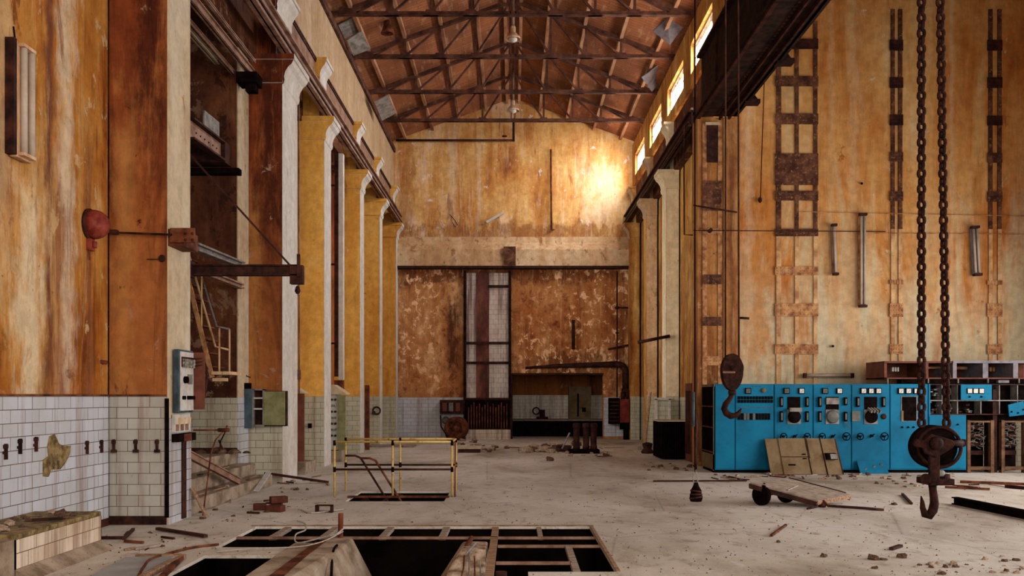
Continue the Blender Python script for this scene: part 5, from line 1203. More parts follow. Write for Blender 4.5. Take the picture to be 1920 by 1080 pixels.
# pendant weight on a long cable
D = 14.4
mb = MB(); mb.cyl(W(1303, 885, D), Vector((W(1303, 0, D).x, D, 12.9)), .011, 8)
tag(mb.build('pendant_cable', 'black'), 'long black cable hanging from the roof past the corner pier', 'cable')
t = thing('cable_weight', 'black bundled cable end hanging just above the floor', 'weight', W(1305, 942, D))
mb = MB(); cc = W(1305, 940, D); cc.z = max(cc.z, .015); mb.lathe([(.09, 0), (.105, .05), (.10, .10), (.085, .14), (.09, .17), (.05, .24), (.03, .30)], (cc.x, D, cc.z), seg=12); mb.build('body', 'black', t)
for k in range(3):
    mb = MB(); mb.torus((cc.x, D, cc.z+.06+k*.05), .098-.008*k, .014, (0.15*(k-1), .1, 1), 16); mb.build('coil', 'dkrust', t)
mb = MB(); mb.tube([(cc.x-.03, D, cc.z+.27), W(1299, 895, D), W(1303, 880, D)], .008, 6); mb.tube([(cc.x+.03, D, cc.z+.26), W(1308, 895, D), W(1303, 880, D)], .008, 6); mb.build('sling', 'greym', t)
p0, p1 = W(1304, 770, D), W(1305, 880, D)
mb = MB(); mb.tube([p0, W(1306, 800, D), W(1304, 840, D), p1], .02, 8); tag(mb.build('cable_sleeve', 'dkrust'), 'thick wrapped lower length of the long black cable', 'cable')
mb = MB(); mb.tube([W(1300.5, 735, D), W(1300.5, 800, D)], .022, 8); tag(mb.build('blue_tube', 'bluedark'), 'short blue-grey tube tied along the long black cable', 'handle')
# the long chains
D = 10.5; s = F_PX/D
def link_mesh(pitch, hw, r):
    mb = MB(); h = pitch/2; seg = 8; pts = []
    L = pitch/2+r*1.0-hw+ .0
    L = max(.01, (pitch+2*r)/2-hw+r*.1)
    n = 6
    for i in range(n+1): a = PI*i/n; pts.append((math.cos(a)*(hw-r), L+math.sin(a)*(hw-r)))
    for i in range(n+1): a = PI+PI*i/n; pts.append((math.cos(a)*(hw-r), -L+math.sin(a)*(hw-r)))
    rings = []; m_ = len(pts)
    for i, p in enumerate(pts):
        q0, q1 = pts[i-1], pts[(i+1) % m_]; d = Vector((q1[0]-q0[0], 0, q1[1]-q0[1])).normalized(); nn = Vector((d.z, 0, -d.x))
        rings.append([mb.bm.verts.new(Vector((p[0], 0, p[1]))+nn*math.cos(2*PI*k/seg)*r+Vector((0, 1, 0))*math.sin(2*PI*k/seg)*r) for k in range(seg)])
    for i in range(m_):
        for k in range(seg):
            f = mb.bm.faces.new((rings[i][k], rings[(i+1) % m_][k], rings[(i+1) % m_][(k+1) % seg], rings[i][(k+1) % seg])); f.smooth = True
    return mb
pitch = 14.6/s
def chain(a, b, label, nvis):
    a, b = Vector(a), Vector(b)   # bottom, top
    d = (b-a).normalized(); q = Vector((0, 0, 1)).rotation_difference(d)
    t = thing('hoist_chain', label, 'chain', a, 'long hoist chains')
    mb = link_mesh(pitch, 9.2/s, 3.4/s); first = mb.build('link', 'hookrust', None, origin=(0, 0, 0))
    n = int((b-a).length/pitch)
    for k in range(n):
        if k < nvis:
            o = first if k == 0 else first.copy()
            if k: COL.objects.link(o)
            o.parent = t; o.location = d*(pitch*(k+.5)); o.rotation_mode = 'QUATERNION'
            from mathutils import Quaternion
            o.rotation_quaternion = q @ Quaternion((0, 0, 1), (k % 2)*PI/2+.12)
    # upper length out of reach of the picture
    mb = MB(); src = first.data
    for k in range(nvis, n):
        R_ = (q @ Quaternion((0, 0, 1), (k % 2)*PI/2+.12)).to_matrix().to_4x4(); T = Matrix.Translation(a+d*(pitch*(k+.5)))
        me = src.copy(); me.transform(T @ R_); mb.bm.from_mesh(me); bpy.data.meshes.remove(me)
    o = mb.build('upper_links', 'hookrust', t); o['kind'] = 'stuff'
    return t
from mathutils import Quaternion
ca = W(1728, 800, D); cb_ = W(1727.5, 0, D); ct = cb_+(cb_-ca)*((8.64-cb_.z)/(cb_.z-ca.z))
chain(ca, ct, 'left one of the two long rusty hoist chains', 58)
ca = W(1775, 800, D); cb_ = W(1763, 0, D); ct = cb_+(cb_-ca)*((8.64-cb_.z)/(cb_.z-ca.z))
chain(ca, ct, 'right one of the two long rusty hoist chains', 58)
# chain block with the big hook
t = thing('chain_hook_block', 'large rusty chain block with a big hook hanging from the two chains', 'hook', W(1750, 972, D))
c = W(1738, 838, D)
mb = MB(); mb.lathe([(.02, -.10), (39/s, -.09), (41/s, -.08), (41/s, -.06), (33/s, -.03), (33/s, .03), (41/s, .06), (41/s, .08), (39/s, .09), (.02, .10)], (W(1752, 0, D).x, D+.05, c.z), (-.25, -1, 0), 34); mb.build('chain_wheel', 'black', t)
mb = MB(); mb.torus((W(1752, 0, D).x+.03, D-.06, c.z), 37/s, .022, (-.25, -1, 0), 34, 6); mb.build('wheel_rim', 'hookrust', t)
mb = MB(); mb.cyl((W(1736, 0, D).x, D-.22, c.z+.0), (W(1760, 0, D).x, D+.25, c.z), 13/s, 18); mb.build('axle_boss', 'hookrust', t)
cxx = W(1736, 0, D).x
mb = MB(); mb.prism([(W(1697, 0, D).x, W(0, 826, D).z), (W(1702, 0, D).x, W(0, 821, D).z), (W(1716, 0, D).x, W(0, 823, D).z), (W(1728, 0, D).x, W(0, 812, D).z), (W(1768, 0, D).x, W(0, 823, D).z), (W(1773, 0, D).x, W(0, 832, D).z), (W(1768, 0, D).x, W(0, 838, D).z), (W(1738, 0, D).x, W(0, 856, D).z), (W(1718, 0, D).x, W(0, 848, D).z), (W(1714, 0, D).x, W(0, 838, D).z), (W(1702, 0, D).x, W(0, 836, D).z), (W(1697, 0, D).x, W(0, 832, D).z)], 'y', D-.24, D-.19); mb.build('cheek_plate', 'hookrust', t, bevel=.01)
mb = MB(); mb.tube([W(1771, 831, D-.2), W(1790, 831, D-.18), W(1802, 831, D-.1)], [.03, .032, .042], 10); mb.build('guide_arm', 'hookrust', t)
mb = MB(); mb.prism([(W(1790, 0, D).x, W(0, 822, D).z), (W(1804, 0, D).x, W(0, 823, D).z), (W(1806, 0, D).x, W(0, 834, D).z), (W(1794, 0, D).x, W(0, 840, D).z)], 'y', D-.1, D+.16); mb.build('guide_shoe', 'hookrust', t, bevel=.01)
mb = MB(); mb.lathe([(.075, 0), (.075, .04), (.04, .06), (.02, .06)], (cxx, D-.24, W(0, 829, D).z), (0, -1, 0), 14); mb.build('axle_cap', 'hookrust', t)
for px0, px1, dy in ((1727, 1746, -.22), (1762, 1778, .18)):
    mb = MB(); mb.box(W(px0, 0, D).x, W(px1, 0, D).x, D+dy, D+dy+.05, W(0, 900, D).z, W(0, 838, D).z); mb.build('side_strap', 'hookrust', t, bevel=.008)
mb = MB(); mb.cyl(W(1736, 898, D-.26), W(1736, 898, D+.1), 10/s, 16); mb.build('lower_pin', 'hookrust', t)
mb = MB(); mb.box(W(1732, 0, D).x, W(1778, 0, D).x, D-.16, D+.2, W(0, 908, D).z, W(0, 896, D).z); mb.lathe([(.09, 0), (.09, .1)], W(1766, 905, D), (0, 0, 1), 14); mb.build('crosshead', 'hookrust', t, bevel=.01)
mb = MB(); mb.lathe([(.075, 0), (.085, .02), (.085, .05), (.07, .07), (.01, .07)], W(1757, 893, D-.02), (0, 0, 1), 20); mb.build('swivel_bearing', 'greym', t)
mb = MB(); mb.lathe([(.09, 0), (.09, .03), (.01, .03)], W(1757, 897, D-.02), (0, 0, 1), 20); mb.build('bearing_washer', 'black', t)
pts = hookpts([(1748, 905), (1749, 918), (1751, 932), (1752, 944), (1749, 957), (1742, 967), (1734, 965), (1730, 952), (1729, 940), (1727, 930)], D-.02)
mb = MB(); mb.tube(pts, [.048, .042, .045, .050, .052, .050, .042, .032, .022, .006], 12); mb.build('hook', 'hookrust', t)
for k in range(7):
    a = -.6+k*.42; rr = 40/s; p = Vector((W(1757, 0, D).x+math.cos(a)*rr*.55, D+.03, c.z-math.sin(a)*rr*.8+.05))
    o = bpy.data.objects['link'].copy(); COL.objects.link(o); o.name = 'wheel_link'; o.parent = t; o.location = p-Vector(t['_w']); o.rotation_mode = 'XYZ'; o.rotation_euler = (0, a*.8, (k % 2)*PI/2)

# ================================================================== PLATFORM TROLLEY AND FLOOR STEEL
t = thing('platform_trolley', 'tipped flat trolley with two iron wheels on the dusty floor', 'trolley', (4.5, 14.7, 0))
A = Vector((3.80, 14.50, .37)); U = Vector((.96, -.30, -.25)); V = Vector((.74, .55, .03)); Nn = U.cross(V).normalized()
mb = MB(); q = [A, A+U, A+U+V, A+V]; lo_ = [p-Nn*.035 for p in q]; mb.hexa(lo_+q); mb.build('deck', 'greywood', t)
mb = MB(); e = .05
for a, b in ((A, A+U), (A+V, A+U+V), (A, A+V)): mb.beam(a-Nn*.06, b-Nn*.06, .04, .075)
mb.build('frame', 'dkrust', t)
mb = MB(); a, b = A+U, A+U+V; mb.beam(a-Nn*.04+Vector((.01, 0, 0)), b-Nn*.04, .03, .06); mb.build('end_board', 'wood', t)
ax0 = A+U*.22-Nn*.24; ax0.z = .17; ax1 = ax0+Vector((.50, .37, 0))
axd = (ax1-ax0).normalized()
mb = MB(); mb.cyl(ax0, ax1, .02, 8); mb.build('axle', 'black', t)
for p in (ax0, ax1):
    mb = MB(); mb.lathe([(.04, -.05), (.15, -.035), (.165, -.03), (.165, .03), (.15, .035), (.04, .05)], p, axd, 22); w_o = mb.build('wheel', 'black', t)
    mb = MB(); mb.beam(p+axd*.07, Vector((p.x, p.y, 0))+axd*.07+Vector((0, 0, .36)), .03, .03); mb.build('axle_bracket', 'dkrust', t)
mb = MB(); bb = A+U*.97+V*.15; mb.tube([bb-Nn*.05, Vector((bb.x+.05, bb.y, .10)), Vector((bb.x+.10, bb.y-.06, .03)), Vector((bb.x+.55, bb.y-.35, .03)), Vector((bb.x+.82, bb.y-.45, .015))], .022, 8); mb.build('drawbar', 'dkrust', t)
mb = MB(); mb.tube([Vector((bb.x-.02, bb.y, .06)), Vector((bb.x-.1, bb.y-.1, .02)), Vector((bb.x-.3, bb.y-.3, .015))], .018, 8); mb.lathe([(.05, 0), (.07, .04), (.03, .08)], (bb.x+.03, bb.y, .0), seg=10); mb.build('drawbar_hinge', 'dkrust', t)
mb = MB(); mb.tube([A+U*.42+V*.55+Vector((0, 0, .02)), A+U*.52+V*.1+Vector((0, 0, .02)), ax0.lerp(ax1, .6)+Vector((0, 0, .05))], .007, 6)
tag(mb.build('trolley_cord', 'rope'), 'pale cord draped over the flat trolley', 'cord')
mb = MB(); mb.tube([Vector((5.05, 14.95, .30)), Vector((5.2, 15.0, .24)), Vector((5.45, 14.8, .15))], .01, 6); mb.bm.free()
mb = MB(); a, b = Vector((7.16, 14.7, .06)), Vector((7.45, 11.6, .06)); mb.ibeam(a, b, .11, .12, .02, .03); tag(mb.build('steel_beam', 'black'), 'black steel beam lying on the floor at the right edge of the photo', 'beam')
for a, b, w_, h_, mt, lab in ((G(1800, 903, .03), G(1935, 908, .03), .06, .05, 'rust', 'rusty bar on the floor in front of the relay racks, upper one'), (G(1772, 913, .03), G(1856, 917, .03), .05, .04, 'rust', 'thin rusty bar on the floor right of the big hook'), (G(1886, 912, .03), G(1935, 916, .03), .08, .06, 'dkrust', 'dark short bar on the floor at the right edge below the relay racks'),
    (G(1692, 926, .02), G(1709, 944, .02), .04, .03, 'dkrust', 'short dark stick on the floor left of the big hook'), (G(1446, 1004, .02), G(1474, 984, .02), .03, .025, 'rust', 'short brown stick on the floor below the flat trolley'), (G(1671, 1029, .02), G(1689, 1023, .02), .05, .03, 'dkrust', 'small dark bar on the bare floor at the lower right'),
    (G(1225, 902, .02), G(1400, 901, .02), .05, .03, 'dkrust', 'thin dark strip on the floor left of the cabinets'), (G(1480, 896, .02), G(1585, 924, .02), .03, .02, 'dkrust', 'thin dark wire on the floor behind the flat trolley')):
    plank(a, b, w_, h_, mt, lab, 'bar', 'floor_bar')

# ================================================================== STAIRWELL RAILING
t = thing('stairwell_railing', 'yellow and black tube railing around the small floor opening', 'railing', (-2.1, 16.2, 0))
YF, YN = 16.8, 15.74; rx = (-3.1, -2.09, -1.06); zt, zm = .96, .48
for y in (YN, YF):
    for x in rx:
        mb = MB(); mb.cyl((x, y, 0), (x, y, zt), .018, 8); mb.build('post', 'yellow', t)
        for z in (zt-.02, zm): 
            mb = MB(); mb.cyl((x, y, z-.045), (x, y, z+.045), .025, 8); mb.build('joint', 'black', t)
    for z in (zt, zm):
        mb = MB(); mb.cyl((rx[0], y, z), (rx[2], y, z), .018, 8); mb.build('rail', 'yellow' if z == zt else 'dkrust', t)
for z in (zt, zm):
    mb = MB(); mb.cyl((rx[2], YN, z), (rx[2], YF, z), .018, 8); mb.build('rail', 'yellow', t)
mb = MB(); mb.cyl((rx[2]+.05, YN, 0), (rx[2]+.06, YN, zt), .014, 6); mb.build('stay', 'redwood', t)
for y, x0 in ((16.65, -2.90), (15.95, -2.52)):
    mb = MB(); mb.tube([(x0-.18, y, .66), (x0, y, .66), (x0+.1, y, .62), (x0+.55, y, -.1), (x0+.75, y, -.45)], .02, 8); mb.build('stair_handrail', 'dkrust' if y > 16 else 'rust', t)
mb = MB(); mb.tube([(-2.3, 15.98, -.1), (-2.1, 16.1, .02), (-2.0, 16.4, -.05)], .02, 6); mb.build('bent_bracket', 'dkrust', t)
# stairs going down in the opening
t = thing('cellar_stair', 'dark steel stair going down through the small floor opening', 'stair', (-2.2, 16.2, -2.5))
for y in (15.35, 16.6):
    mb = MB(); mb.beam((-2.75, y, -.12), (-1.25, y, -2.6), .05, .16); mb.build('stringer', 'dkrust', t)
for i in range(9):
    mb = MB(); x = -2.68+i*.16; z = -.25-i*.265; mb.box(x-.1, x+.1, 15.37, 16.58, z-.015, z+.015); mb.build('tread', 'dkrust', t)
plank((-2.85, 15.62, .02), (-1.1, 15.62, .02), .10, .03, 'rust', 'flat rusty plank spanning the small floor opening under the front railing')

# ================================================================== BIG PIT: BEAMS AND FOUNDATIONS
def pbeam(a, b, w_, h_, mt, lab, cat='beam', name='pit_beam'):
    mb = MB(); mb.beam(a, b, w_, h_); return tag(mb.build(name, mt), lab, cat, 'beams across the big floor pit')
pbeam((-3.45, 11.33, -.02), (1.03, 11.33, -.02), .05, .03, 'rail', 'long cross beam over the big pit, parallel to its far edge')
pbeam((-.18, 10.7, -.02), (1.03, 10.7, -.02), .05, .03, 'rail', 'second cross beam over the right part of the big pit')
pbeam((-.18, 9.62, -.02), (.62, 9.62, -.02), .045, .03, 'rail', 'short nearest cross beam over the right part of the big pit')
pbeam((-.235, 7.4, -.03), (-.235, 12.19, -.03), .085, .05, 'wood', 'rust-red lengthwise beam through the middle of the big pit')
for x, lab in ((-3.02, 'leftmost'), (-2.38, 'second from the left'), (-1.64, 'third from the left'), (-.89, 'fourth from the left'), (.345, 'rightmost')):
    pbeam((x, 11.36, -.03), (x, 12.19, -.03), .085 if x < 0 else .06, .05, 'greywood', lab+' of the short sleepers at the far edge of the big pit')
pbeam((.64, 9.04, -.03), (.65, 10.68, -.03), .075, .05, 'greywood', 'lengthwise sleeper in the right part of the big pit')
mb = MB(); mb.box(-3.52, 1.08, 12.19, 12.24, 0, .012); mb.box(1.03, 1.07, 9.04, 12.19, 0, .012); tag(mb.build('pit_edging', 'wood'), 'rusty angle edging along the far and right edge of the big pit', 'edging')
# foundations
def frustum(top, bot, zt, zb):
    mb = MB(); (a, b, c_, d), (e, f, g, h) = top, bot
    mb.hexa([(e, g, zb), (f, g, zb), (f, h, zb), (e, h, zb), (a, c_, zt), (b, c_, zt), (b, d, zt), (a, d, zt)]); return mb
t = thing('machine_foundation', 'broken sloping concrete foundation with a rust channel in the middle foreground', 'foundation', (-2.2, 9.7, -2.9))
mb = frustum((-2.20, -1.92, 9.75, 10.85), (-2.6, -1.35, 8.4, 10.95), .06, -1.1); mb.build('sloping_block', 'concrete', t, bevel=.03)
mb = MB(); mb.box(-2.60, -2.22, 7.4, 10.75, -.9, .015); mb.build('side_beam', 'concrete', t, bevel=.02)
mb = MB(); mb.box(-2.34, -2.20, 7.4, 10.7, .0, .03); mb.build('rust_channel', 'rust', t)
mb = MB(); mb.hexa([(-2.21, 8.0, -.4), (-1.98, 8.0, -.4), (-1.95, 9.9, -.4), (-2.21, 9.9, -.4), (-2.21, 8.0, .02), (-2.03, 8.3, -.06), (-1.97, 9.9, .055), (-2.21, 9.9, .055)]); mb.build('broken_shoulder', 'concrete', t, bevel=.02)
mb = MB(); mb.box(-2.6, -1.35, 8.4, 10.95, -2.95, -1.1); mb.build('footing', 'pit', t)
t = thing('machine_foundation', 'crumbling concrete pedestal with a rusty pipe and rebar left of the middle pit beam', 'foundation', (-.45, 10.2, -2.9))
mb = frustum((-.60, -.30, 10.35, 10.95), (-1.25, -.29, 8.0, 11.0), .0, -1.0); mb.build('sloping_block', 'rubble', t, bevel=.03)
mb = MB(); mb.box(-1.25, -.3, 8.2, 11, -2.95, -1.0); mb.build('footing', 'pit', t)
mb = MB(); mb.tube([(-.50, 10.9, .05), (-.62, 10.2, -.12), (-.95, 9.2, -.5)], .03, 8); mb.build('rusty_pipe', 'redwood', t)
mb = MB(); mb.tube([(-.44, 10.6, .03), (-.52, 10.1, .0)], .016, 6); mb.build('rebar', 'greym', t)
for i in range(4):
    mb = MB(); mb.tube([(-.56+i*.07, 10.5-i*.3, .0), (-.54+i*.07, 9.9-i*.2, -.12), (-.58+i*.08, 9.2-i*.15, -.3)], .009, 5); mb.build('rebar', 'greym' if i % 2 else 'rust', t)
mb = MB(); mb.cyl((.12-.35, 9.3, -.55), (.12-.1, 9.3, -.55), .1, 14); mb.bm.free()
mb = MB(); mb.cyl((-.12, 9.25, -1.0), (-.12, 9.25, -.04), .06, 14); tag(mb.build('pit_pipe', 'dkrust'), 'short dark upright pipe in the pit beside the middle beam', 'pipe')
mb = MB(); mb.cyl((-2.09, 10.95, -.3), (-2.09, 11.0, .33), .032, 12); tag(mb.build('rusty_post', 'redwood'), 'rusty upright pipe stub standing behind the sloping foundation', 'post')
def cord(pts, r, mat, lab, cat='cord', name='cord'):
    mb = MB(); out = []
    P_ = [Vector(p) for p in pts]
    for i in range(len(P_)-1):
        p0 = P_[max(i-1, 0)]; p1 = P_[i]; p2 = P_[i+1]; p3 = P_[min(i+2, len(P_)-1)]
        for k in range(5):
            u = k/5; out.append(.5*((2*p1)+(p2-p0)*u+(2*p0-5*p1+4*p2-p3)*u*u+(3*p1-p0-3*p2+p3)*u**3))
    out.append(P_[-1]); mb.tube(out, r, 6); return tag(mb.build(name, mat), lab, cat)
cord([(-3.0, 12.6, .02), (-2.82, 12.3, .02), (-2.75, 12.0, -.02), (-2.72, 11.35, .02), (-2.6, 10.95, -.02), (-2.3, 10.9, .05), (-2.12, 10.8, .10), (-2.05, 10.93, .15)], .010, 'rope', 'pale cord hanging over the far edge of the pit to the rusty post')
cord([(-2.05, 10.93, .12), (-2.2, 10.5, .07), (-2.45, 10.3, .04), (-2.9, 10.2, .04), (-3.3, 10.1, .02)], .007, 'rope', 'pale cord trailing left over the concrete bridge in the pit')
cord([(-1.98, 10.2, .075), (-1.96, 9.9, .07), (-1.92, 9.6, -.05), (-1.85, 9.2, -.3), (-1.80, 8.8, -.55)], .014, 'black', 'black cable lying down the crease of the sloping foundation')
cord([(-3.45, 10.62, .015), (-3.7, 10.35, .015), (-3.85, 9.7, .015), (-3.75, 9.2, .015), (-3.6, 8.7, .015)], .016, 'rust', 'brown hose curling on the floor left of the big pit')
cord([(-2.6, 13.9, .02), (-3.0, 13.5, .015), (-3.3, 13.9, .02), (-3.75, 13.8, .1)], .010, 'rope', 'thin pale cord from the red bricks to the pit', 'cord')
# small bracket, bricks
mb = MB(); D = 13.65; x0, x1 = X_(592, D), X_(624, D)
mb.box(x0, x0+.04, D-.05, D+.06, 0, .11); mb.box(x1-.03, x1, D-.05, D+.06, 0, .11); mb.box(x0, x1, D-.05, D+.06, .10, .115); mb.box(x0, x1, D+.02, D+.06, 0, .02)
tag(mb.build('steel_bracket', 'dkrust'), 'small open rectangular steel frame on the floor beyond the big pit', 'frame')
for i, (x, y, z, r_) in enumerate(((-3.86, 13.95, 0, .2), (-3.60, 13.75, 0, -.3), (-3.72, 14.1, 0, .1), (-3.62, 14.0, .105, .5))):
    mb = MB(); mb.box(-.13, .13, -.07, .07, 0, .10); o = mb.build('brick', 'brick', bevel=.01, origin=(0, 0, 0)); o.location = (x, y, z); o.rotation_euler.z = r_
    tag(o, 'red brick lying near the foot of the steps', 'brick', 'red bricks by the steps')
# left foreground floor bits
plank(G(254, 1041, .02), G(340, 1041, .02), .03, .03, 'wood', 'thin brown batten along the edge of the grey sheet at the lower left')
plank(G(345, 1043, .03), G(262, 1085, .03), .05, .05, 'wood', 'light brown wooden pole lying beside the big pit at the lower left')
plank(G(340, 1046, .03), G(300, 1085, .03), .05, .04, 'rust', 'rusty strip running along the left pit edge at the lower left')
mb = MB(); a, b, c_, d = G(235, 1046), G(330, 1044), G(250, 1085), G(165, 1085)
mb.hexa([a, b, c_, d]+[Vector((p.x, p.y, .012)) for p in (a, b, c_, d)]); tag(mb.build('floor_sheet', 'sheet'), 'flat grey sheet on the floor at the lower left', 'sheet')
plank(G(188, 1008, .02), G(232, 1008, .02), .05, .03, 'dkrust', 'short dark strip on the floor at the end of the tiled plinth')
plank(G(232, 1010, .02), G(250, 992, .02), .04, .03, 'dkrust', 'dark strip at the floor corner of the broad pillar')

# ================================================================== RUBBLE
rr = random.Random(11)
protos = []
for k in range(6):
    bm = bmesh.new(); bmesh.ops.create_icosphere(bm, subdivisions=2, radius=1)
    for v in bm.verts:
        n_ = v.co.normalized(); f = 1+.35*math.sin(n_.x*4+k*2)*math.cos(n_.y*3+k)+rr.uniform(-.16, .16); v.co = Vector((n_.x*f, n_.y*f*.8, max(n_.z*f*.6, -.35)+.35))
    me = bpy.data.meshes.new('rubble_chunk'); bm.to_mesh(me); bm.free(); protos.append(me)
dprotos = []
for me in protos[:3]:
    m2 = me.copy(); m2.materials.append(M['darkrubble']); dprotos.append(m2)
for me in protos: me.materials.append(M['rubble'])
def chunk(x, y, z, s_, label, group, dark=False):
    o = bpy.data.objects.new('rubble_chunk', rr.choice(dprotos if dark else protos)); COL.objects.link(o)
    o.location = (x, y, z-.005); o.rotation_euler = (0, 0, rr.uniform(0, 6)); o.scale = (s_, s_, s_*rr.uniform(.6, 1.1))
    tag(o, label, 'rubble', group)
def field(n, px0, px1, py0, py1, smin, smax, label, group, dark=.3, z=0, gauss=False):
    for _ in range(n):
        if gauss: px = rr.gauss((px0+px1)/2, (px1-px0)/4); py = rr.gauss((py0+py1)/2, (py1-py0)/4)
        else: px, py = rr.uniform(px0, px1), rr.uniform(py0, py1)
        p = G(px, py, z)
        if any(h[0]-.05 < p.x < h[1]+.05 and h[2]-.05 < p.y < h[3]+.05 for h in holes): continue
        chunk(p.x, p.y, z, rr.uniform(smin, smax), label, group, rr.random() < dark)
field(44, 985, 1072, 836, 850, .07, .22, 'chunk in the pale rubble heap left of the iron cylinders', 'rubble by the iron cylinders', .25, gauss=True)
field(10, 1060, 1140, 850, 856, .04, .10, 'small chunk in front of the iron cylinders', 'rubble before the iron cylinders', .3)
field(16, 905, 960, 836, 848, .05, .12, 'chunk scattered on the floor between the railing and the iron cylinders', 'rubble right of the railing', .5)
t = thing('rubble_box', 'low broken box with pale rim on the floor behind the railing end', 'box', G(880, 848))
p = G(880, 849); mb = MB(); mb.box(p.x-.35, p.x+.33, p.y, p.y+.6, 0, .12); mb.build('box_body', 'dkrust', t)
mb = MB(); mb.box(p.x-.37, p.x+.36, p.y-.03, p.y+.62, .12, .16); mb.build('rim', 'cream', t)
field(12, 850, 900, 826, 836, .06, .14, 'chunk on the floor behind the low broken box', 'rubble behind the low broken box', .2)
for px, py, s_ in ((977, 846, .13), (1031, 864, .12)): p = G(px, py); chunk(p.x, p.y, 0, s_, 'single dark lump %s' % ('at the left end of the pale rubble heap' if px < 1000 else 'on the bare floor below the pale rubble heap'), None or 'single dark lumps', True)
for px, py, s_, lab in ((1459, 1017, .03, 'tiny orange-brown lump on the floor under the brown stick'), (1544, 1044, .045, 'lone dark lump on the bare floor, left of the foreground rubble'), (1637, 1049, .07, 'largest dark lump in the lower right foreground rubble'), (1656, 1050, .045, 'dark lump touching the largest foreground lump'), (1692, 1046, .06, 'pointed dark lump right of the largest foreground lump'), (1641, 1066, .04, 'flat dark lump below the largest foreground lump'), (1677, 947, .05, 'small dark lump on the floor left of the big hook tip')):
    p = G(px, py); chunk(p.x, p.y, 0, s_, lab, None, True)
field(16, 1715, 1820, 1056, 1078, .015, .05, 'small chunk in the scattered rubble at the lower right', 'rubble at the lower right', .5)
field(12, 1840, 1918, 1040, 1078, .015, .05, 'small chunk at the lower right corner of the photo', 'rubble in the lower right corner', .5)
field(40, 1330, 1800, 889, 899, .03, .07, 'small chunk of debris along the foot of the blue cabinets', 'debris along the blue cabinets', .5)
field(20, 1640, 1790, 903, 915, .02, .05, 'small chunk of debris behind the big hook', 'debris behind the big hook', .6)
field(18, 1200, 1310, 868, 884, .04, .09, 'small chunk of debris in front of the black ribbed box', 'debris before the black ribbed box', .6)
field(12, 505, 620, 890, 925, .03, .07, 'small chunk of debris by the foot of the second left pillar', 'debris by the second left pillar', .6)
field(12, 375, 460, 940, 978, .02, .06, 'small chunk of debris at the foot of the steps', 'debris at the steps', .6)
field(9, 480, 545, 938, 962, .03, .06, 'small chunk among the red bricks', 'debris among the red bricks', .6)
field(8, 190, 330, 990, 1030, .015, .04, 'small chunk on the floor before the broad pillar', 'debris before the broad pillar', .6)
for i in range(22): chunk(rr.uniform(-5.4, -4.8), rr.uniform(8.75, 10.3), .43, rr.uniform(.02, .07), 'small chunk of debris on top of the tiled plinth', 'debris on the tiled plinth', rr.random() < .7)
for i in range(10): 
    y = rr.uniform(13.4, 17.6); chunk(rr.uniform(-5.02, -4.76) if i % 2 else rr.uniform(-5.36, -5.1), y, .22 if i % 2 else .44, rr.uniform(.02, .05), 'small chunk of debris on the concrete steps', 'debris on the steps', rr.random() < .6)
plank(G(60, 975, .46), G(118, 972, .46), .05, .03, 'dkrust', 'dark stick lying on top of the tiled plinth')
def sticks(n, px0, px1, py0, py1, label, group, lmax=.5):
    for _ in range(n):
        p = G(rr.uniform(px0, px1), rr.uniform(py0, py1)); a = rr.uniform(0, PI); L = rr.uniform(.12, lmax)
        q = p+Vector((math.cos(a)*L, math.sin(a)*L, 0))
        if any(h[0]-.05 < v.x < h[1]+.05 and h[2]-.05 < v.y < h[3]+.05 for h in holes for v in (p, q)): continue
        w_ = rr.uniform(.012, .035); mb = MB(); mb.beam(p+Vector((0, 0, w_/2)), q+Vector((0, 0, w_/2+rr.uniform(0, .02))), w_, w_*.8)
        tag(mb.build('splinter', rr.choice(['wood', 'greywood', 'dkrust', 'rust'])), label, 'stick', group)
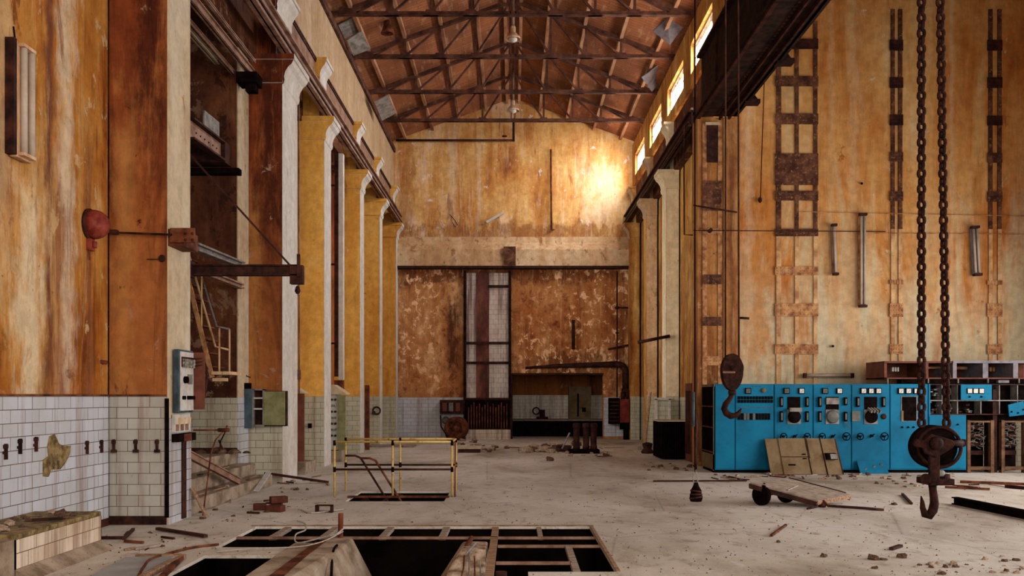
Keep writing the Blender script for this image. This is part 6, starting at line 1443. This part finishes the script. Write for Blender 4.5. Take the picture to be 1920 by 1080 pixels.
sticks(16, 1330, 1800, 892, 902, 'thin stick lying along the foot of the blue cabinets', 'sticks along the blue cabinets')
sticks(9, 990, 1140, 840, 858, 'thin stick in the rubble around the iron cylinders', 'sticks by the iron cylinders', .8)
sticks(8, 390, 500, 935, 965, 'thin stick on the floor below the steps', 'sticks below the steps', .35)
sticks(7, 510, 620, 893, 912, 'thin stick at the foot of the second left pillar', 'sticks by the second left pillar', .4)
sticks(7, 215, 330, 1000, 1035, 'thin stick on the floor in front of the broad pillar', 'sticks before the broad pillar', .3)
sticks(7, 1700, 1900, 905, 918, 'thin stick on the floor in front of the relay racks', 'sticks before the relay racks', .6)
for i in range(5):
    w_ = .03; x = (-4.88, -4.84, -5.2, -5.25, -4.9)[i]; y = 13.9+i*.75; z = .22 if x > -5.04 else .44
    mb = MB(); mb.beam((x, y, z+.012), (x+.03, y+.5, z+.015), w_, .02); tag(mb.build('splinter', 'wood'), 'wood splinter lying on a concrete step', 'stick', 'splinters on the steps')
# fine grit
bm = bmesh.new()
for _ in range(5000):
    u = rr.random()
    px, py = rr.uniform(-60, 1980), CY+(rr.random()**.7)*340+62
    p = G(px, py)
    if p.x < -4.6 or p.x > 12 or p.y > 20.2 or any(h[0]-.03 < p.x < h[1]+.03 and h[2]-.03 < p.y < h[3]+.03 for h in holes): continue
    if p.y > 12.2 and p.x < -4.75: continue
    s_ = .003+.009*rr.random()**3*(1+(p.y/20)); a = rr.uniform(0, 6)
    v = [bm.verts.new((p.x+math.cos(a+k*2.1)*s_, p.y+math.sin(a+k*2.1)*s_, 0)) for k in range(3)]+[bm.verts.new((p.x, p.y, s_*.9))]
    for f in ((0, 1, 3), (1, 2, 3), (2, 0, 3)): bm.faces.new([v[i] for i in f])
me = bpy.data.meshes.new('floor_grit'); bm.to_mesh(me); bm.free(); me.materials.append(M['darkrubble'])
o = bpy.data.objects.new('floor_grit', me); COL.objects.link(o); tag(o, 'fine dark grit strewn over the whole concrete floor', 'grit', None, 'stuff')

for o in bpy.data.objects:
    if '_w' in o: del o['_w']
